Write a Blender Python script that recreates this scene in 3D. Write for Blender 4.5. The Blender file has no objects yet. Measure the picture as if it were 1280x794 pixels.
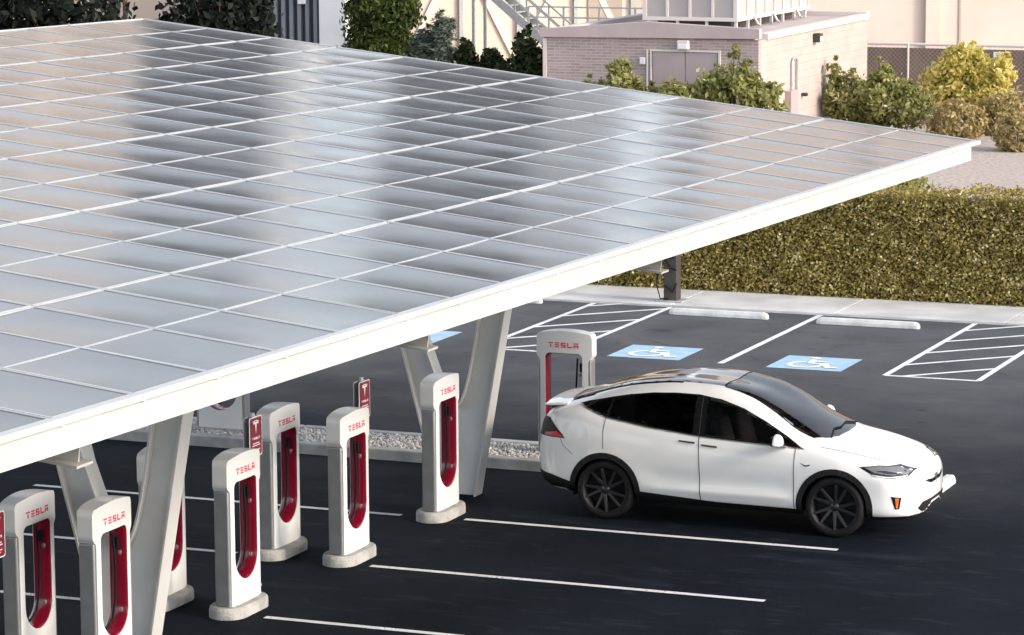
import bpy, bmesh, math, random
import numpy as np
from mathutils import Vector, Matrix
from mathutils.bvhtree import BVHTree
from mathutils.geometry import delaunay_2d_cdt
R = math.radians
rng = np.random.default_rng(7)
random.seed(7)
sc = bpy.context.scene
COL = sc.collection

# ------------------------------------------------------------------ materials
def nt_new(name):
    m = bpy.data.materials.new(name); m.use_nodes = True
    nt = m.node_tree; b = nt.nodes['Principled BSDF']
    return m, nt, b
def col4(c): return (c[0], c[1], c[2], 1.0)
def mat(name, c, rough=.5, metal=0., c2=None, scale=4., detail=6., bump=0., bscale=None, spec=.5, coat=0., coat_rough=.05, lo=.35, hi=.65, bdist=.02, rough2=None, stretch=None):
    m, nt, b = nt_new(name); n, l = nt.nodes, nt.links
    b.inputs['Base Color'].default_value = col4(c); b.inputs['Roughness'].default_value = rough
    b.inputs['Metallic'].default_value = metal; b.inputs['Specular IOR Level'].default_value = spec
    if coat: b.inputs['Coat Weight'].default_value = coat; b.inputs['Coat Roughness'].default_value = coat_rough
    if c2 is not None or bump or rough2 is not None:
        tc = n.new('ShaderNodeTexCoord'); src = tc.outputs['Object']
        if stretch:
            mp = n.new('ShaderNodeMapping'); mp.inputs['Scale'].default_value = stretch
            l.new(src, mp.inputs[0]); src = mp.outputs[0]
        tx = n.new('ShaderNodeTexNoise'); tx.inputs['Scale'].default_value = scale; tx.inputs['Detail'].default_value = detail
        l.new(src, tx.inputs['Vector'])
        if c2 is not None:
            rp = n.new('ShaderNodeValToRGB'); e = rp.color_ramp.elements
            e[0].position = lo; e[1].position = hi; e[0].color = col4(c); e[1].color = col4(c2)
            l.new(tx.outputs['Fac'], rp.inputs[0]); l.new(rp.outputs[0], b.inputs['Base Color'])
        if rough2 is not None:
            mr = n.new('ShaderNodeMapRange'); mr.inputs[1].default_value = lo; mr.inputs[2].default_value = hi
            mr.inputs[3].default_value = rough; mr.inputs[4].default_value = rough2
            l.new(tx.outputs['Fac'], mr.inputs[0]); l.new(mr.outputs[0], b.inputs['Roughness'])
        if bump:
            t2 = n.new('ShaderNodeTexNoise'); t2.inputs['Scale'].default_value = bscale or scale * 8; t2.inputs['Detail'].default_value = 4
            l.new(src, t2.inputs['Vector'])
            bp = n.new('ShaderNodeBump'); bp.inputs['Strength'].default_value = bump; bp.inputs['Distance'].default_value = bdist
            l.new(t2.outputs['Fac'], bp.inputs['Height']); l.new(bp.outputs[0], b.inputs['Normal'])
    return m

def asphalt_mat():
    m, nt, b = nt_new('asphalt'); n, l = nt.nodes, nt.links
    tc = n.new('ShaderNodeTexCoord')
    def noise(s, d=6, st=None, dist=0.):
        v = tc.outputs['Object']
        if st:
            mp = n.new('ShaderNodeMapping'); mp.inputs['Scale'].default_value = st[:3]; mp.inputs['Rotation'].default_value = (0, 0, st[3]); l.new(v, mp.inputs[0]); v = mp.outputs[0]
        t = n.new('ShaderNodeTexNoise'); t.inputs['Scale'].default_value = s; t.inputs['Detail'].default_value = d; t.inputs['Distortion'].default_value = dist
        l.new(v, t.inputs['Vector']); return t.outputs['Fac']
    def ramp(f, p0, p1, c0, c1):
        r = n.new('ShaderNodeValToRGB'); e = r.color_ramp.elements
        e[0].position = p0; e[1].position = p1; e[0].color = col4(c0); e[1].color = col4(c1); l.new(f, r.inputs[0]); return r.outputs[0]
    def mix(f, a, c, mode='MIX'):
        x = n.new('ShaderNodeMix'); x.data_type = 'RGBA'; x.blend_type = mode
        if hasattr(f, 'node'): l.new(f, x.inputs[0])
        else: x.inputs[0].default_value = f
        l.new(a, x.inputs[6]); l.new(c, x.inputs[7]); return x.outputs[2]
    # sealed bays near the posts; vignette and haze painted as an irregular near-to-far lightening
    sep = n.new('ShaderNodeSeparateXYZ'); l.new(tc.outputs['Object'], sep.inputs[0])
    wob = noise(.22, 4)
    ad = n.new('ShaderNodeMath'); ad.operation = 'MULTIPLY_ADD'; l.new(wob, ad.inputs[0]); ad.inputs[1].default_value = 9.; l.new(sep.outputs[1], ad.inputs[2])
    far_veil = n.new('ShaderNodeMapRange'); far_veil.interpolation_type = 'SMOOTHSTEP'; far_veil.inputs[1].default_value = 41.5; far_veil.inputs[2].default_value = 56.
    l.new(ad.outputs[0], far_veil.inputs[0])
    new = ramp(noise(.55, 8), .3, .75, (.0030, .0047, .0088), (.0075, .0105, .0168))  # near tone, vignette darkening put into the seal colour
    far_tone = ramp(noise(.8, 8), .3, .75, (.066, .070, .078), (.106, .109, .116))  # far tone, hazy glow put into the colour
    base = mix(far_veil.outputs[0], new, far_tone)
    scuff = ramp(noise(1.0, 7, (.35, 1.6, 1, .12), .6), .60, .78, (0, 0, 0), (.020, .024, .032))
    base = mix(.55, base, scuff, 'ADD')
    stain = ramp(noise(1.7, 4), .22, .36, (.45, .45, .45), (1, 1, 1))
    base = mix(.7, base, stain, 'MULTIPLY')
    grit = ramp(noise(75, 3), .32, .70, (.45, .45, .45), (1.75, 1.75, 1.75))
    base = mix(.85, base, grit, 'MULTIPLY')
    # fine wandering cracks, some of them sealed, and oil drips where cars stand
    vo = n.new('ShaderNodeTexVoronoi'); vo.feature = 'DISTANCE_TO_EDGE'; vo.inputs['Scale'].default_value = .23
    wv = n.new('ShaderNodeTexNoise'); wv.inputs['Scale'].default_value = 1.1; wv.inputs['Detail'].default_value = 6; l.new(tc.outputs['Object'], wv.inputs['Vector'])
    wa = n.new('ShaderNodeMix'); wa.data_type = 'VECTOR'; wa.inputs[0].default_value = .35; l.new(tc.outputs['Object'], wa.inputs[4]); l.new(wv.outputs['Color'], wa.inputs[5]); l.new(wa.outputs[1], vo.inputs['Vector'])
    crack = ramp(vo.outputs['Distance'], .0012, .0035, (.35, .35, .36), (1, 1, 1))
    base = mix(.30, base, crack, 'MULTIPLY')
    vd = n.new('ShaderNodeTexVoronoi'); vd.inputs['Scale'].default_value = 1.3; l.new(tc.outputs['Object'], vd.inputs['Vector'])
    oil = ramp(vd.outputs['Distance'], .03, .11, (.30, .30, .30), (1, 1, 1))
    base = mix(.6, base, oil, 'MULTIPLY')
    dust = ramp(noise(3.2, 8, (.5, 1.3, 1, .35), 1.2), .57, .72, (0, 0, 0), (.020, .021, .022))
    base = mix(.5, base, dust, 'ADD')
    l.new(base, b.inputs['Base Color'])
    b.inputs['Roughness'].default_value = .85
    b.inputs['Specular IOR Level'].default_value = .07
    bp = n.new('ShaderNodeBump'); bp.inputs['Strength'].default_value = .5; bp.inputs['Distance'].default_value = .006
    l.new(noise(60, 4), bp.inputs['Height']); l.new(bp.outputs[0], b.inputs['Normal'])
    return m

def brick_mat(name, c1, c2, mortar, bw=.4, bh=.1, msize=.012):
    m, nt, b = nt_new(name); n, l = nt.nodes, nt.links
    tc = n.new('ShaderNodeTexCoord'); sp = n.new('ShaderNodeSeparateXYZ'); l.new(tc.outputs['Object'], sp.inputs[0])
    ad = n.new('ShaderNodeMath'); ad.operation = 'ADD'; l.new(sp.outputs[0], ad.inputs[0]); l.new(sp.outputs[1], ad.inputs[1])
    cb = n.new('ShaderNodeCombineXYZ'); l.new(ad.outputs[0], cb.inputs[0]); l.new(sp.outputs[2], cb.inputs[1])
    t = n.new('ShaderNodeTexBrick'); l.new(cb.outputs[0], t.inputs['Vector'])
    t.inputs['Color1'].default_value = col4(c1); t.inputs['Color2'].default_value = col4(c2); t.inputs['Mortar'].default_value = col4(mortar)
    t.inputs['Scale'].default_value = 1.; t.inputs['Brick Width'].default_value = bw; t.inputs['Row Height'].default_value = bh
    t.inputs['Mortar Size'].default_value = msize; t.inputs['Mortar Smooth'].default_value = .3
    ns = n.new('ShaderNodeTexNoise'); ns.inputs['Scale'].default_value = 1.3; ns.inputs['Detail'].default_value = 7; l.new(tc.outputs['Object'], ns.inputs['Vector'])
    mr = n.new('ShaderNodeMapRange'); mr.inputs[3].default_value = .8; mr.inputs[4].default_value = 1.15; l.new(ns.outputs['Fac'], mr.inputs[0])
    mx = n.new('ShaderNodeMix'); mx.data_type = 'RGBA'; mx.blend_type = 'MULTIPLY'; mx.inputs[0].default_value = 1.
    l.new(t.outputs['Color'], mx.inputs[6]); l.new(mr.outputs[0], mx.inputs[7]); l.new(mx.outputs[2], b.inputs['Base Color'])
    b.inputs['Roughness'].default_value = .9
    bp = n.new('ShaderNodeBump'); bp.inputs['Strength'].default_value = .6; bp.inputs['Distance'].default_value = .008; bp.invert = True
    l.new(t.outputs['Fac'], bp.inputs['Height']); l.new(bp.outputs[0], b.inputs['Normal'])
    return m

def leaf_mat(name, cols, trans=.35, rough=.55, spec=.18):
    m, nt, b = nt_new(name); n, l = nt.nodes, nt.links
    at = n.new('ShaderNodeAttribute'); at.attribute_name = 'rnd'
    rp = n.new('ShaderNodeValToRGB'); el = rp.color_ramp.elements
    while len(el) < len(cols): el.new(.5)
    for i, (p, c) in enumerate(cols): el[i].position = p; el[i].color = col4(c)
    l.new(at.outputs['Fac'], rp.inputs[0]); l.new(rp.outputs[0], b.inputs['Base Color'])
    b.inputs['Roughness'].default_value = rough; b.inputs['Specular IOR Level'].default_value = spec
    tr = n.new('ShaderNodeBsdfTranslucent'); l.new(rp.outputs[0], tr.inputs[0])
    mx = n.new('ShaderNodeMixShader'); mx.inputs[0].default_value = trans
    l.new(b.outputs[0], mx.inputs[1]); l.new(tr.outputs[0], mx.inputs[2]); l.new(mx.outputs[0], n['Material Output'].inputs[0])
    return m

def tint_glass(name, tint, rough=.02, ior=1.5):
    m, nt, b = nt_new(name); n, l = nt.nodes, nt.links; n.remove(b)
    tr = n.new('ShaderNodeBsdfTransparent'); tr.inputs[0].default_value = col4(tint)
    gl = n.new('ShaderNodeBsdfGlossy'); gl.inputs['Roughness'].default_value = rough
    fr = n.new('ShaderNodeFresnel'); fr.inputs[0].default_value = ior
    mx = n.new('ShaderNodeMixShader'); l.new(fr.outputs[0], mx.inputs[0]); l.new(tr.outputs[0], mx.inputs[1]); l.new(gl.outputs[0], mx.inputs[2])
    l.new(mx.outputs[0], n['Material Output'].inputs[0]); return m

def solar_mat():
    m, nt, b = nt_new('solar_glass'); n, l = nt.nodes, nt.links
    tc = n.new('ShaderNodeTexCoord'); oi = n.new('ShaderNodeObjectInfo')
    # faint cell grid
    sp = n.new('ShaderNodeSeparateXYZ'); l.new(tc.outputs['Object'], sp.inputs[0])
    def line(o):
        a = n.new('ShaderNodeMath'); a.operation = 'PINGPONG'; l.new(o, a.inputs[0]); a.inputs[1].default_value = .0635
        g = n.new('ShaderNodeMath'); g.operation = 'LESS_THAN'; l.new(a.outputs[0], g.inputs[0]); g.inputs[1].default_value = .0022; return g.outputs[0]
    mxm = n.new('ShaderNodeMath'); mxm.operation = 'MAXIMUM'; l.new(line(sp.outputs[0]), mxm.inputs[0]); l.new(line(sp.outputs[1]), mxm.inputs[1])
    mix = n.new('ShaderNodeMix'); mix.data_type = 'RGBA'; l.new(mxm.outputs[0], mix.inputs[0])
    mix.inputs[6].default_value = (.020, .018, .019, 1); mix.inputs[7].default_value = (.075, .07, .068, 1)
    # dust film, uneven from panel to panel
    ad = n.new('ShaderNodeVectorMath'); ad.operation = 'ADD'; l.new(tc.outputs['Object'], ad.inputs[0])
    sc_ = n.new('ShaderNodeVectorMath'); sc_.operation = 'SCALE'; sc_.inputs[3].default_value = 37.; cmb = n.new('ShaderNodeCombineXYZ'); l.new(oi.outputs['Random'], cmb.inputs[0]); l.new(oi.outputs['Random'], cmb.inputs[2]); l.new(cmb.outputs[0], sc_.inputs[0]); l.new(sc_.outputs[0], ad.inputs[1])
    ns = n.new('ShaderNodeTexNoise'); ns.inputs['Scale'].default_value = 2.2; ns.inputs['Detail'].default_value = 6; l.new(ad.outputs[0], ns.inputs['Vector'])
    du = n.new('ShaderNodeMapRange'); du.inputs[1].default_value = .3; du.inputs[2].default_value = .75; du.inputs[3].default_value = .05; du.inputs[4].default_value = .17; l.new(ns.outputs['Fac'], du.inputs[0])
    m2 = n.new('ShaderNodeMix'); m2.data_type = 'RGBA'; l.new(du.outputs[0], m2.inputs[0]); l.new(mix.outputs[2], m2.inputs[6]); m2.inputs[7].default_value = (.25, .23, .21, 1)
    l.new(m2.outputs[2], b.inputs['Base Color'])
    ro = n.new('ShaderNodeMapRange'); ro.inputs[1].default_value = .3; ro.inputs[2].default_value = .75; ro.inputs[3].default_value = .13; ro.inputs[4].default_value = .19; l.new(ns.outputs['Fac'], ro.inputs[0])
    l.new(ro.outputs[0], b.inputs['Roughness']); b.inputs['IOR'].default_value = 1.51
    return m

M = {}
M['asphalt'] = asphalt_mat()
M['paint'] = mat('road_paint', (.62, .63, .64), .7, c2=(.78, .79, .8), scale=3, bump=.2, bscale=60, lo=.3, hi=.55)
def worn_paint():
    m, nt, b = nt_new('road_paint'); n, l = nt.nodes, nt.links; tc = n.new('ShaderNodeTexCoord')
    def nz(s_, d): t = n.new('ShaderNodeTexNoise'); t.inputs['Scale'].default_value = s_; t.inputs['Detail'].default_value = d; l.new(tc.outputs['Object'], t.inputs['Vector']); return t.outputs['Fac']
    def rp(f, p0, p1, c0, c1):
        r = n.new('ShaderNodeValToRGB'); e = r.color_ramp.elements; e[0].position = p0; e[1].position = p1; e[0].color = col4(c0); e[1].color = col4(c1); l.new(f, r.inputs[0]); return r.outputs[0]
    base = rp(nz(2.2, 6), .3, .65, (.56, .57, .59), (.78, .79, .80))
    ad = n.new('ShaderNodeMath'); ad.operation = 'MULTIPLY_ADD'; l.new(nz(1.1, 3), ad.inputs[0]); ad.inputs[1].default_value = .55; l.new(nz(38, 5), ad.inputs[2])
    chip = rp(ad.outputs[0], .90, .97, (0, 0, 0), (1, 1, 1))
    mx = n.new('ShaderNodeMix'); mx.data_type = 'RGBA'; l.new(chip, mx.inputs[0]); l.new(base, mx.inputs[6]); mx.inputs[7].default_value = (.10, .10, .11, 1)
    l.new(mx.outputs[2], b.inputs['Base Color']); b.inputs['Roughness'].default_value = .75; return m
M['paint'] = worn_paint()
M['blue'] = mat('blue_paint', (.28, .44, .575), .7, c2=(.36, .52, .645), scale=5)
M['concrete'] = mat('concrete', (.40, .40, .39), .85, c2=(.54, .54, .53), scale=2.5, bump=.3, bscale=50)
M['kerb'] = mat('kerb_concrete', (.26, .265, .27), .85, c2=(.40, .40, .40), scale=3, bump=.35, bscale=40)
M['walk'] = mat('walk_concrete', (.46, .46, .465), .85, c2=(.60, .60, .60), scale=1.2, bump=.2, bscale=40)
M['stop'] = mat('stop_concrete', (.52, .52, .52), .85, c2=(.68, .68, .68), scale=6, bump=.4, bscale=40)
M['base'] = mat('base_concrete', (.26, .26, .255), .9, c2=(.40, .395, .38), scale=7, bump=.5, bscale=45)
M['gravel'] = mat('gravel', (.33, .27, .245), .95, c2=(.50, .43, .40), scale=9, bump=.8, bscale=30, bdist=.03)
M['soil'] = mat('dry_soil', (.26, .21, .17), .95, c2=(.38, .32, .27), scale=.6, bump=.4, bscale=8)
M['white'] = mat('white_enamel', (.66, .66, .655), .35, coat=.3, c2=(.70, .70, .695), scale=1.5)
M['steelwhite'] = mat('white_painted_steel', (.45, .445, .435), .45, c2=(.50, .495, .485), scale=1.3, bump=.04, bscale=12)
M['steelgrey'] = mat('pale_painted_steel', (.60, .605, .61), .5, c2=(.66, .665, .67), scale=2.5)
M['alu'] = mat('aluminium_frame', (.41, .43, .455), .5, metal=.1, c2=(.47, .49, .515), scale=2)
M['solar'] = solar_mat()
M['grey_panel'] = mat('grey_side_panel', (.22, .225, .235), .35, metal=.4, c2=(.26, .265, .275), scale=5)
M['red'] = mat('deep_red_gloss', (.19, .004, .022), .25, coat=.5, c2=(.23, .006, .028), scale=3)
M['redletter'] = mat('red_lettering', (.62, .015, .07), .4)
M['signred'] = mat('sign_red', (.16, .008, .022), .4, c2=(.19, .010, .026), scale=6)
M['signwhite'] = mat('sign_white', (.75, .75, .75), .5)
M['black'] = mat('black_rubber', (.006, .006, .007), .6, spec=.15)
M['blackgloss'] = mat('black_gloss', (.010, .010, .011), .12, coat=.5)
M['tyre'] = mat('tyre_rubber', (.007, .007, .008), .7, c2=(.012, .012, .013), scale=9, spec=.25)
M['clad'] = mat('black_cladding', (.008, .008, .009), .55, c2=(.013, .013, .014), scale=20, spec=.3)
M['rim'] = mat('dark_alloy', (.055, .055, .06), .3, metal=.7)
M['silver'] = mat('silver_metal', (.6, .6, .6), .3, metal=.9)
M['car'] = mat('white_car_paint', (.80, .81, .82), .28, coat=1., coat_rough=.03)
M['seam'] = mat('panel_gap', (.03, .03, .032), .8)
M['glass_front'] = tint_glass('tinted_glass', (.30, .31, .31))
M['glass_rear'] = tint_glass('privacy_glass', (.035, .035, .037))
M['glass_roof'] = tint_glass('roof_glass', (.62, .47, .45), .03, 1.85)
M['roofpane'] = mat('bronze_roof_glass', (.085, .055, .05), .08, coat=.5, coat_rough=.05)
M['cabin'] = mat('dark_interior', (.17, .125, .12), .8)
M['seat'] = mat('seat_leather', (.24, .24, .245), .55)
M['taillens'] = mat('red_lens', (.42, .006, .014), .35, coat=.3)
M['lamp_clear'] = mat('headlamp_reflector', (.16, .165, .175), .35, metal=.1, coat=.5, coat_rough=.15)
M['amber'] = mat('amber_lens', (.75, .16, .03), .2, coat=1.)
M['darksteel'] = mat('dark_brown_steel', (.045, .038, .036), .55, c2=(.06, .05, .047), scale=5)
M['galv'] = mat('galvanised_steel', (.40, .41, .42), .45, metal=.5, c2=(.50, .51, .52), scale=8)
M['brick'] = brick_mat('mauve_brick', (.31, .24, .235), (.41, .325, .32), (.47, .40, .385), .30, .078, .013)
M['block'] = brick_mat('pale_block', (.43, .355, .325), (.46, .385, .35), (.40, .33, .305), .42, .21, .008)
M['parapet'] = mat('mauve_render', (.41, .335, .34), .8, c2=(.45, .37, .375), scale=2)
M['coping'] = mat('pale_coping', (.62, .56, .53), .7)
M['door'] = mat('mauve_door', (.37, .30, .31), .5, c2=(.39, .32, .33), scale=1.5)
M['roof'] = mat('roof_membrane', (.40, .35, .34), .9, c2=(.47, .41, .40), scale=1)
M['screen'] = mat('louvre_screen', (.36, .33, .33), .6, c2=(.42, .385, .385), scale=1.2, stretch=(.4, .4, .1))
M['beige'] = mat('beige_render', (.66, .54, .45), .9, c2=(.72, .60, .51), scale=.35)
M['beigedark'] = mat('beige_panel', (.42, .34, .28), .85, c2=(.47, .39, .33), scale=.6)
M['brace'] = mat('cream_steel', (.72, .64, .56), .6)
M['tilt'] = mat('tilt_up_concrete', (.58, .48, .42), .85, c2=(.65, .545, .485), scale=.5)
M['slat'] = mat('blue_grey_slats', (.17, .19, .22), .5, c2=(.20, .22, .25), scale=1)
M['slatdark'] = mat('dark_recess', (.045, .05, .058), .6)
M['pillar'] = mat('white_concrete', (.62, .64, .65), .8, c2=(.70, .72, .73), scale=.9)
M['window'] = mat('dark_window', (.03, .035, .04), .1, coat=.5)
M['fabric'] = mat('brown_windscreen', (.19, .125, .09), .9, c2=(.24, .165, .12), scale=1.5)
M['bark'] = mat('bark', (.10, .075, .055), .9, c2=(.16, .125, .095), scale=9, bump=.6, bscale=25)
M['stone'] = mat('river_stones', (.30, .30, .30), .8, c2=(.62, .61, .59), scale=14, lo=.3, hi=.7)
M['leafcore'] = mat('hedge_core', (.07, .05, .018), .95)
M['hedge'] = leaf_mat('hedge_leaf', [(0, (.12, .095, .028)), (.5, (.35, .28, .080)), (.8, (.60, .50, .19)), (1., (.95, .90, .60))], .40)  # palest stop paints leaf glints; tones brightened in place of haze
M['green'] = leaf_mat('green_leaf', [(0, (.022, .040, .010)), (.6, (.055, .085, .020)), (1., (.16, .19, .05))], .35)
M['olive'] = leaf_mat('olive_leaf', [(0, (.15, .165, .05)), (.6, (.30, .30, .10)), (.88, (.46, .44, .19)), (1., (.85, .75, .55))], .45)  # leaf tones brightened in place of haze
M['yellow'] = leaf_mat('yellow_leaf', [(0, (.36, .31, .09)), (.5, (.66, .58, .18)), (1., (.92, .84, .38))], .50)  # brightened leaf colour stands in for the warm haze
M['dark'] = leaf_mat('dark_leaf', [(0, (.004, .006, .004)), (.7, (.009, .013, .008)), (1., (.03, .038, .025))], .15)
M['bluegreen'] = leaf_mat('bluegreen_leaf', [(0, (.075, .105, .085)), (.6, (.15, .19, .155)), (1., (.28, .32, .26))], .30)
M['flower'] = leaf_mat('darkflower_leaf', [(0, (.012, .020, .008)), (.75, (.035, .052, .018)), (.93, (.08, .095, .04)), (1., (.70, .60, .50))], .30)
M['bronze'] = leaf_mat('bronze_leaf', [(0, (.24, .19, .075)), (.6, (.44, .35, .16)), (1., (.62, .51, .26))], .40)

# ------------------------------------------------------------------ mesh helpers
class MB:
    def __init__(s): s.v = []; s.f = []; s.m = []
    def add(s, vs, fs, mi=0):
        o = len(s.v); s.v += [tuple(p) for p in vs]; s.f += [tuple(i + o for i in f) for f in fs]; s.m += [mi] * len(fs); return s
    def box(s, c, d, rz=0., mi=0, mtx=None):
        x, y, z = d[0] / 2, d[1] / 2, d[2] / 2
        vs = [Vector(p) for p in ((-x, -y, -z), (x, -y, -z), (x, y, -z), (-x, y, -z), (-x, -y, z), (x, -y, z), (x, y, z), (-x, y, z))]
        mt = mtx or Matrix.Rotation(rz, 4, 'Z')
        vs = [mt @ p + Vector(c) for p in vs]
        return s.add(vs, [(3, 2, 1, 0), (4, 5, 6, 7), (0, 1, 5, 4), (1, 2, 6, 5), (2, 3, 7, 6), (3, 0, 4, 7)], mi)
    def cyl(s, a, b, r0, r1=None, n=12, cap=True, mi=0):
        a, b = Vector(a), Vector(b); r1 = r0 if r1 is None else r1
        d = (b - a).normalized(); u = d.orthogonal().normalized(); w = d.cross(u)
        vs = []
        for p, r in ((a, r0), (b, r1)):
            for k in range(n):
                t = 2 * math.pi * k / n; vs.append(p + (u * math.cos(t) + w * math.sin(t)) * r)
        fs = [(k, (k + 1) % n, n + (k + 1) % n, n + k) for k in range(n)]
        if cap: fs += [tuple(range(n))[::-1], tuple(range(n, 2 * n))]
        return s.add(vs, fs, mi)
    def bar(s, a, b, w, h, mi=0):
        a, b = Vector(a), Vector(b); d = (b - a); L = d.length; x = d.normalized()
        up = Vector((0, 0, 1)) if abs(x.z) < .95 else Vector((0, 1, 0))
        y = up.cross(x).normalized(); z = x.cross(y)
        mt = Matrix((x, y, z)).transposed().to_4x4()
        return s.box((a + b) / 2, (L, w, h), mtx=mt, mi=mi)
    def tube(s, pts, r, n=8, mi=0):
        pts = [Vector(p) for p in pts]; vs = []; u = None
        for i, p in enumerate(pts):
            d = (pts[min(i + 1, len(pts) - 1)] - pts[max(i - 1, 0)]).normalized()
            u = d.orthogonal().normalized() if u is None else (u - d * u.dot(d)).normalized()
            w = d.cross(u); rr = r[i] if hasattr(r, '__len__') else r
            for k in range(n):
                t = 2 * math.pi * k / n; vs.append(p + (u * math.cos(t) + w * math.sin(t)) * rr)
        fs = [(i * n + k, i * n + (k + 1) % n, (i + 1) * n + (k + 1) % n, (i + 1) * n + k) for i in range(len(pts) - 1) for k in range(n)]
        fs += [tuple(range(n))[::-1], tuple(range((len(pts) - 1) * n, len(pts) * n))]
        return s.add(vs, fs, mi)
    def lathe(s, prof, c, axis='Z', n=24, mi=0, close=True):
        vs = []; c = Vector(c)
        for r, h in prof:
            for k in range(n):
                t = 2 * math.pi * k / n; a, b = r * math.cos(t), r * math.sin(t)
                vs.append(c + Vector({'Z': (a, b, h), 'Y': (a, h, b), 'X': (h, a, b)}[axis]))
        m = len(prof)
        fs = [(i * n + k, i * n + (k + 1) % n, (i + 1) * n + (k + 1) % n, (i + 1) * n + k) for i in range(m - 1) for k in range(n)]
        if close: fs += [tuple(range(n))[::-1], tuple(range((m - 1) * n, m * n))]
        return s.add(vs, fs, mi)
    def prism(s, poly, a, b, plane='XZ', mi=0):
        def P(p, d): return {'XZ': (p[0], d, p[1]), 'YZ': (d, p[0], p[1]), 'XY': (p[0], p[1], d)}[plane]
        n = len(poly); vs = [P(p, a) for p in poly] + [P(p, b) for p in poly]
        fs = [tuple(range(n))[::-1], tuple(range(n, 2 * n))] + [(k, (k + 1) % n, n + (k + 1) % n, n + k) for k in range(n)]
        return s.add(vs, fs, mi)
    def build(s, name, m, parent=None, smooth=False, bevel=0., seg=2, loc=None, angle=35):
        me = bpy.data.meshes.new(name); me.from_pydata(s.v, [], s.f)
        for x in (m if isinstance(m, (list, tuple)) else [m]): me.materials.append(x)
        if any(s.m): me.polygons.foreach_set('material_index', s.m)
        bm = bmesh.new(); bm.from_mesh(me); bmesh.ops.recalc_face_normals(bm, faces=bm.faces); bm.to_mesh(me); bm.free()
        return link(name, me, parent, smooth, bevel, seg, loc, angle)
def link(name, me, parent=None, smooth=False, bevel=0., seg=2, loc=None, angle=35):
    if smooth:
        me.polygons.foreach_set('use_smooth', [True] * len(me.polygons))
        if smooth != 'all':
            try: me.set_sharp_from_angle(angle=R(angle))
            except Exception: pass
    me.update()
    o = bpy.data.objects.new(name, me); COL.objects.link(o)
    if parent: o.parent = parent
    if loc: o.location = loc
    if bevel:
        b = o.modifiers.new('bevel', 'BEVEL'); b.width = bevel; b.segments = seg; b.limit_method = 'ANGLE'; b.angle_limit = R(40)
    return o
def np_mesh(name, V, F, mats, rnd=None):
    V = np.asarray(V, np.float32); F = np.asarray(F, np.int32); k = F.shape[1]
    me = bpy.data.meshes.new(name)
    me.vertices.add(len(V)); me.vertices.foreach_set('co', V.ravel())
    me.loops.add(F.size); me.loops.foreach_set('vertex_index', F.ravel())
    me.polygons.add(len(F)); me.polygons.foreach_set('loop_start', np.arange(0, F.size, k, dtype=np.int32)); me.polygons.foreach_set('loop_total', np.full(len(F), k, np.int32))
    for m in mats: me.materials.append(m)
    me.update(calc_edges=True); me.validate()
    if rnd is not None:
        a = me.attributes.new('rnd', 'FLOAT', 'POINT'); a.data.foreach_set('value', np.asarray(rnd, np.float32))
    return me
def empty(name, loc=(0, 0, 0), rz=0.):
    o = bpy.data.objects.new(name, None); COL.objects.link(o); o.location = loc; o.rotation_euler = (0, 0, rz); o.empty_display_size = .2; return o
def tag(o, label, cat, group=None):
    o['label'] = label; o['category'] = cat
    if group: o['group'] = group
    return o
def struct(o): o['kind'] = 'structure'; return o
def stuff(o): o['kind'] = 'stuff'; return o
def copy_tree(o, parent=None):
    c = o.copy(); COL.objects.link(c); c.parent = parent
    for ch in list(o.children): copy_tree(ch, c)
    return c

def pchip(x, y, q):
    o = np.argsort(x); x = np.asarray(x, float)[o]; y = np.asarray(y, float)[o]; h = np.diff(x); d = np.diff(y) / h; m = np.zeros_like(y)
    for i in range(1, len(x) - 1):
        m[i] = 0 if d[i - 1] * d[i] <= 0 else (h[i - 1] + h[i]) * 3 / ((2 * h[i] + h[i - 1]) / d[i - 1] + (h[i] + 2 * h[i - 1]) / d[i])
    m[0], m[-1] = d[0], d[-1]
    i = np.clip(np.searchsorted(x, q) - 1, 0, len(x) - 2); t = (q - x[i]) / h[i]
    return (2 * t**3 - 3 * t**2 + 1) * y[i] + (t**3 - 2 * t**2 + t) * h[i] * m[i] + (-2 * t**3 + 3 * t**2) * y[i + 1] + (t**3 - t**2) * h[i] * m[i + 1]
def in_poly(px, py, poly):
    poly = np.asarray(poly); x, y = np.asarray(px), np.asarray(py); ins = np.zeros(x.shape, bool)
    n = len(poly); j = n - 1
    for i in range(n):
        xi, yi = poly[i]; xj, yj = poly[j]
        c = ((yi > y) != (yj > y)) & (x < (xj - xi) * (y - yi) / ((yj - yi) if yj != yi else 1e-12) + xi)
        ins ^= c; j = i
    return ins
def resample(poly, step, closed=True):
    out = []; n = len(poly)
    for i in range(n if closed else n - 1):
        a, b = np.array(poly[i], float), np.array(poly[(i + 1) % n], float); k = max(1, int(math.ceil(np.linalg.norm(b - a) / step)))
        out += [tuple(a + (b - a) * t / k) for t in range(k)]
    if not closed: out.append(tuple(poly[-1]))
    return out
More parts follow.
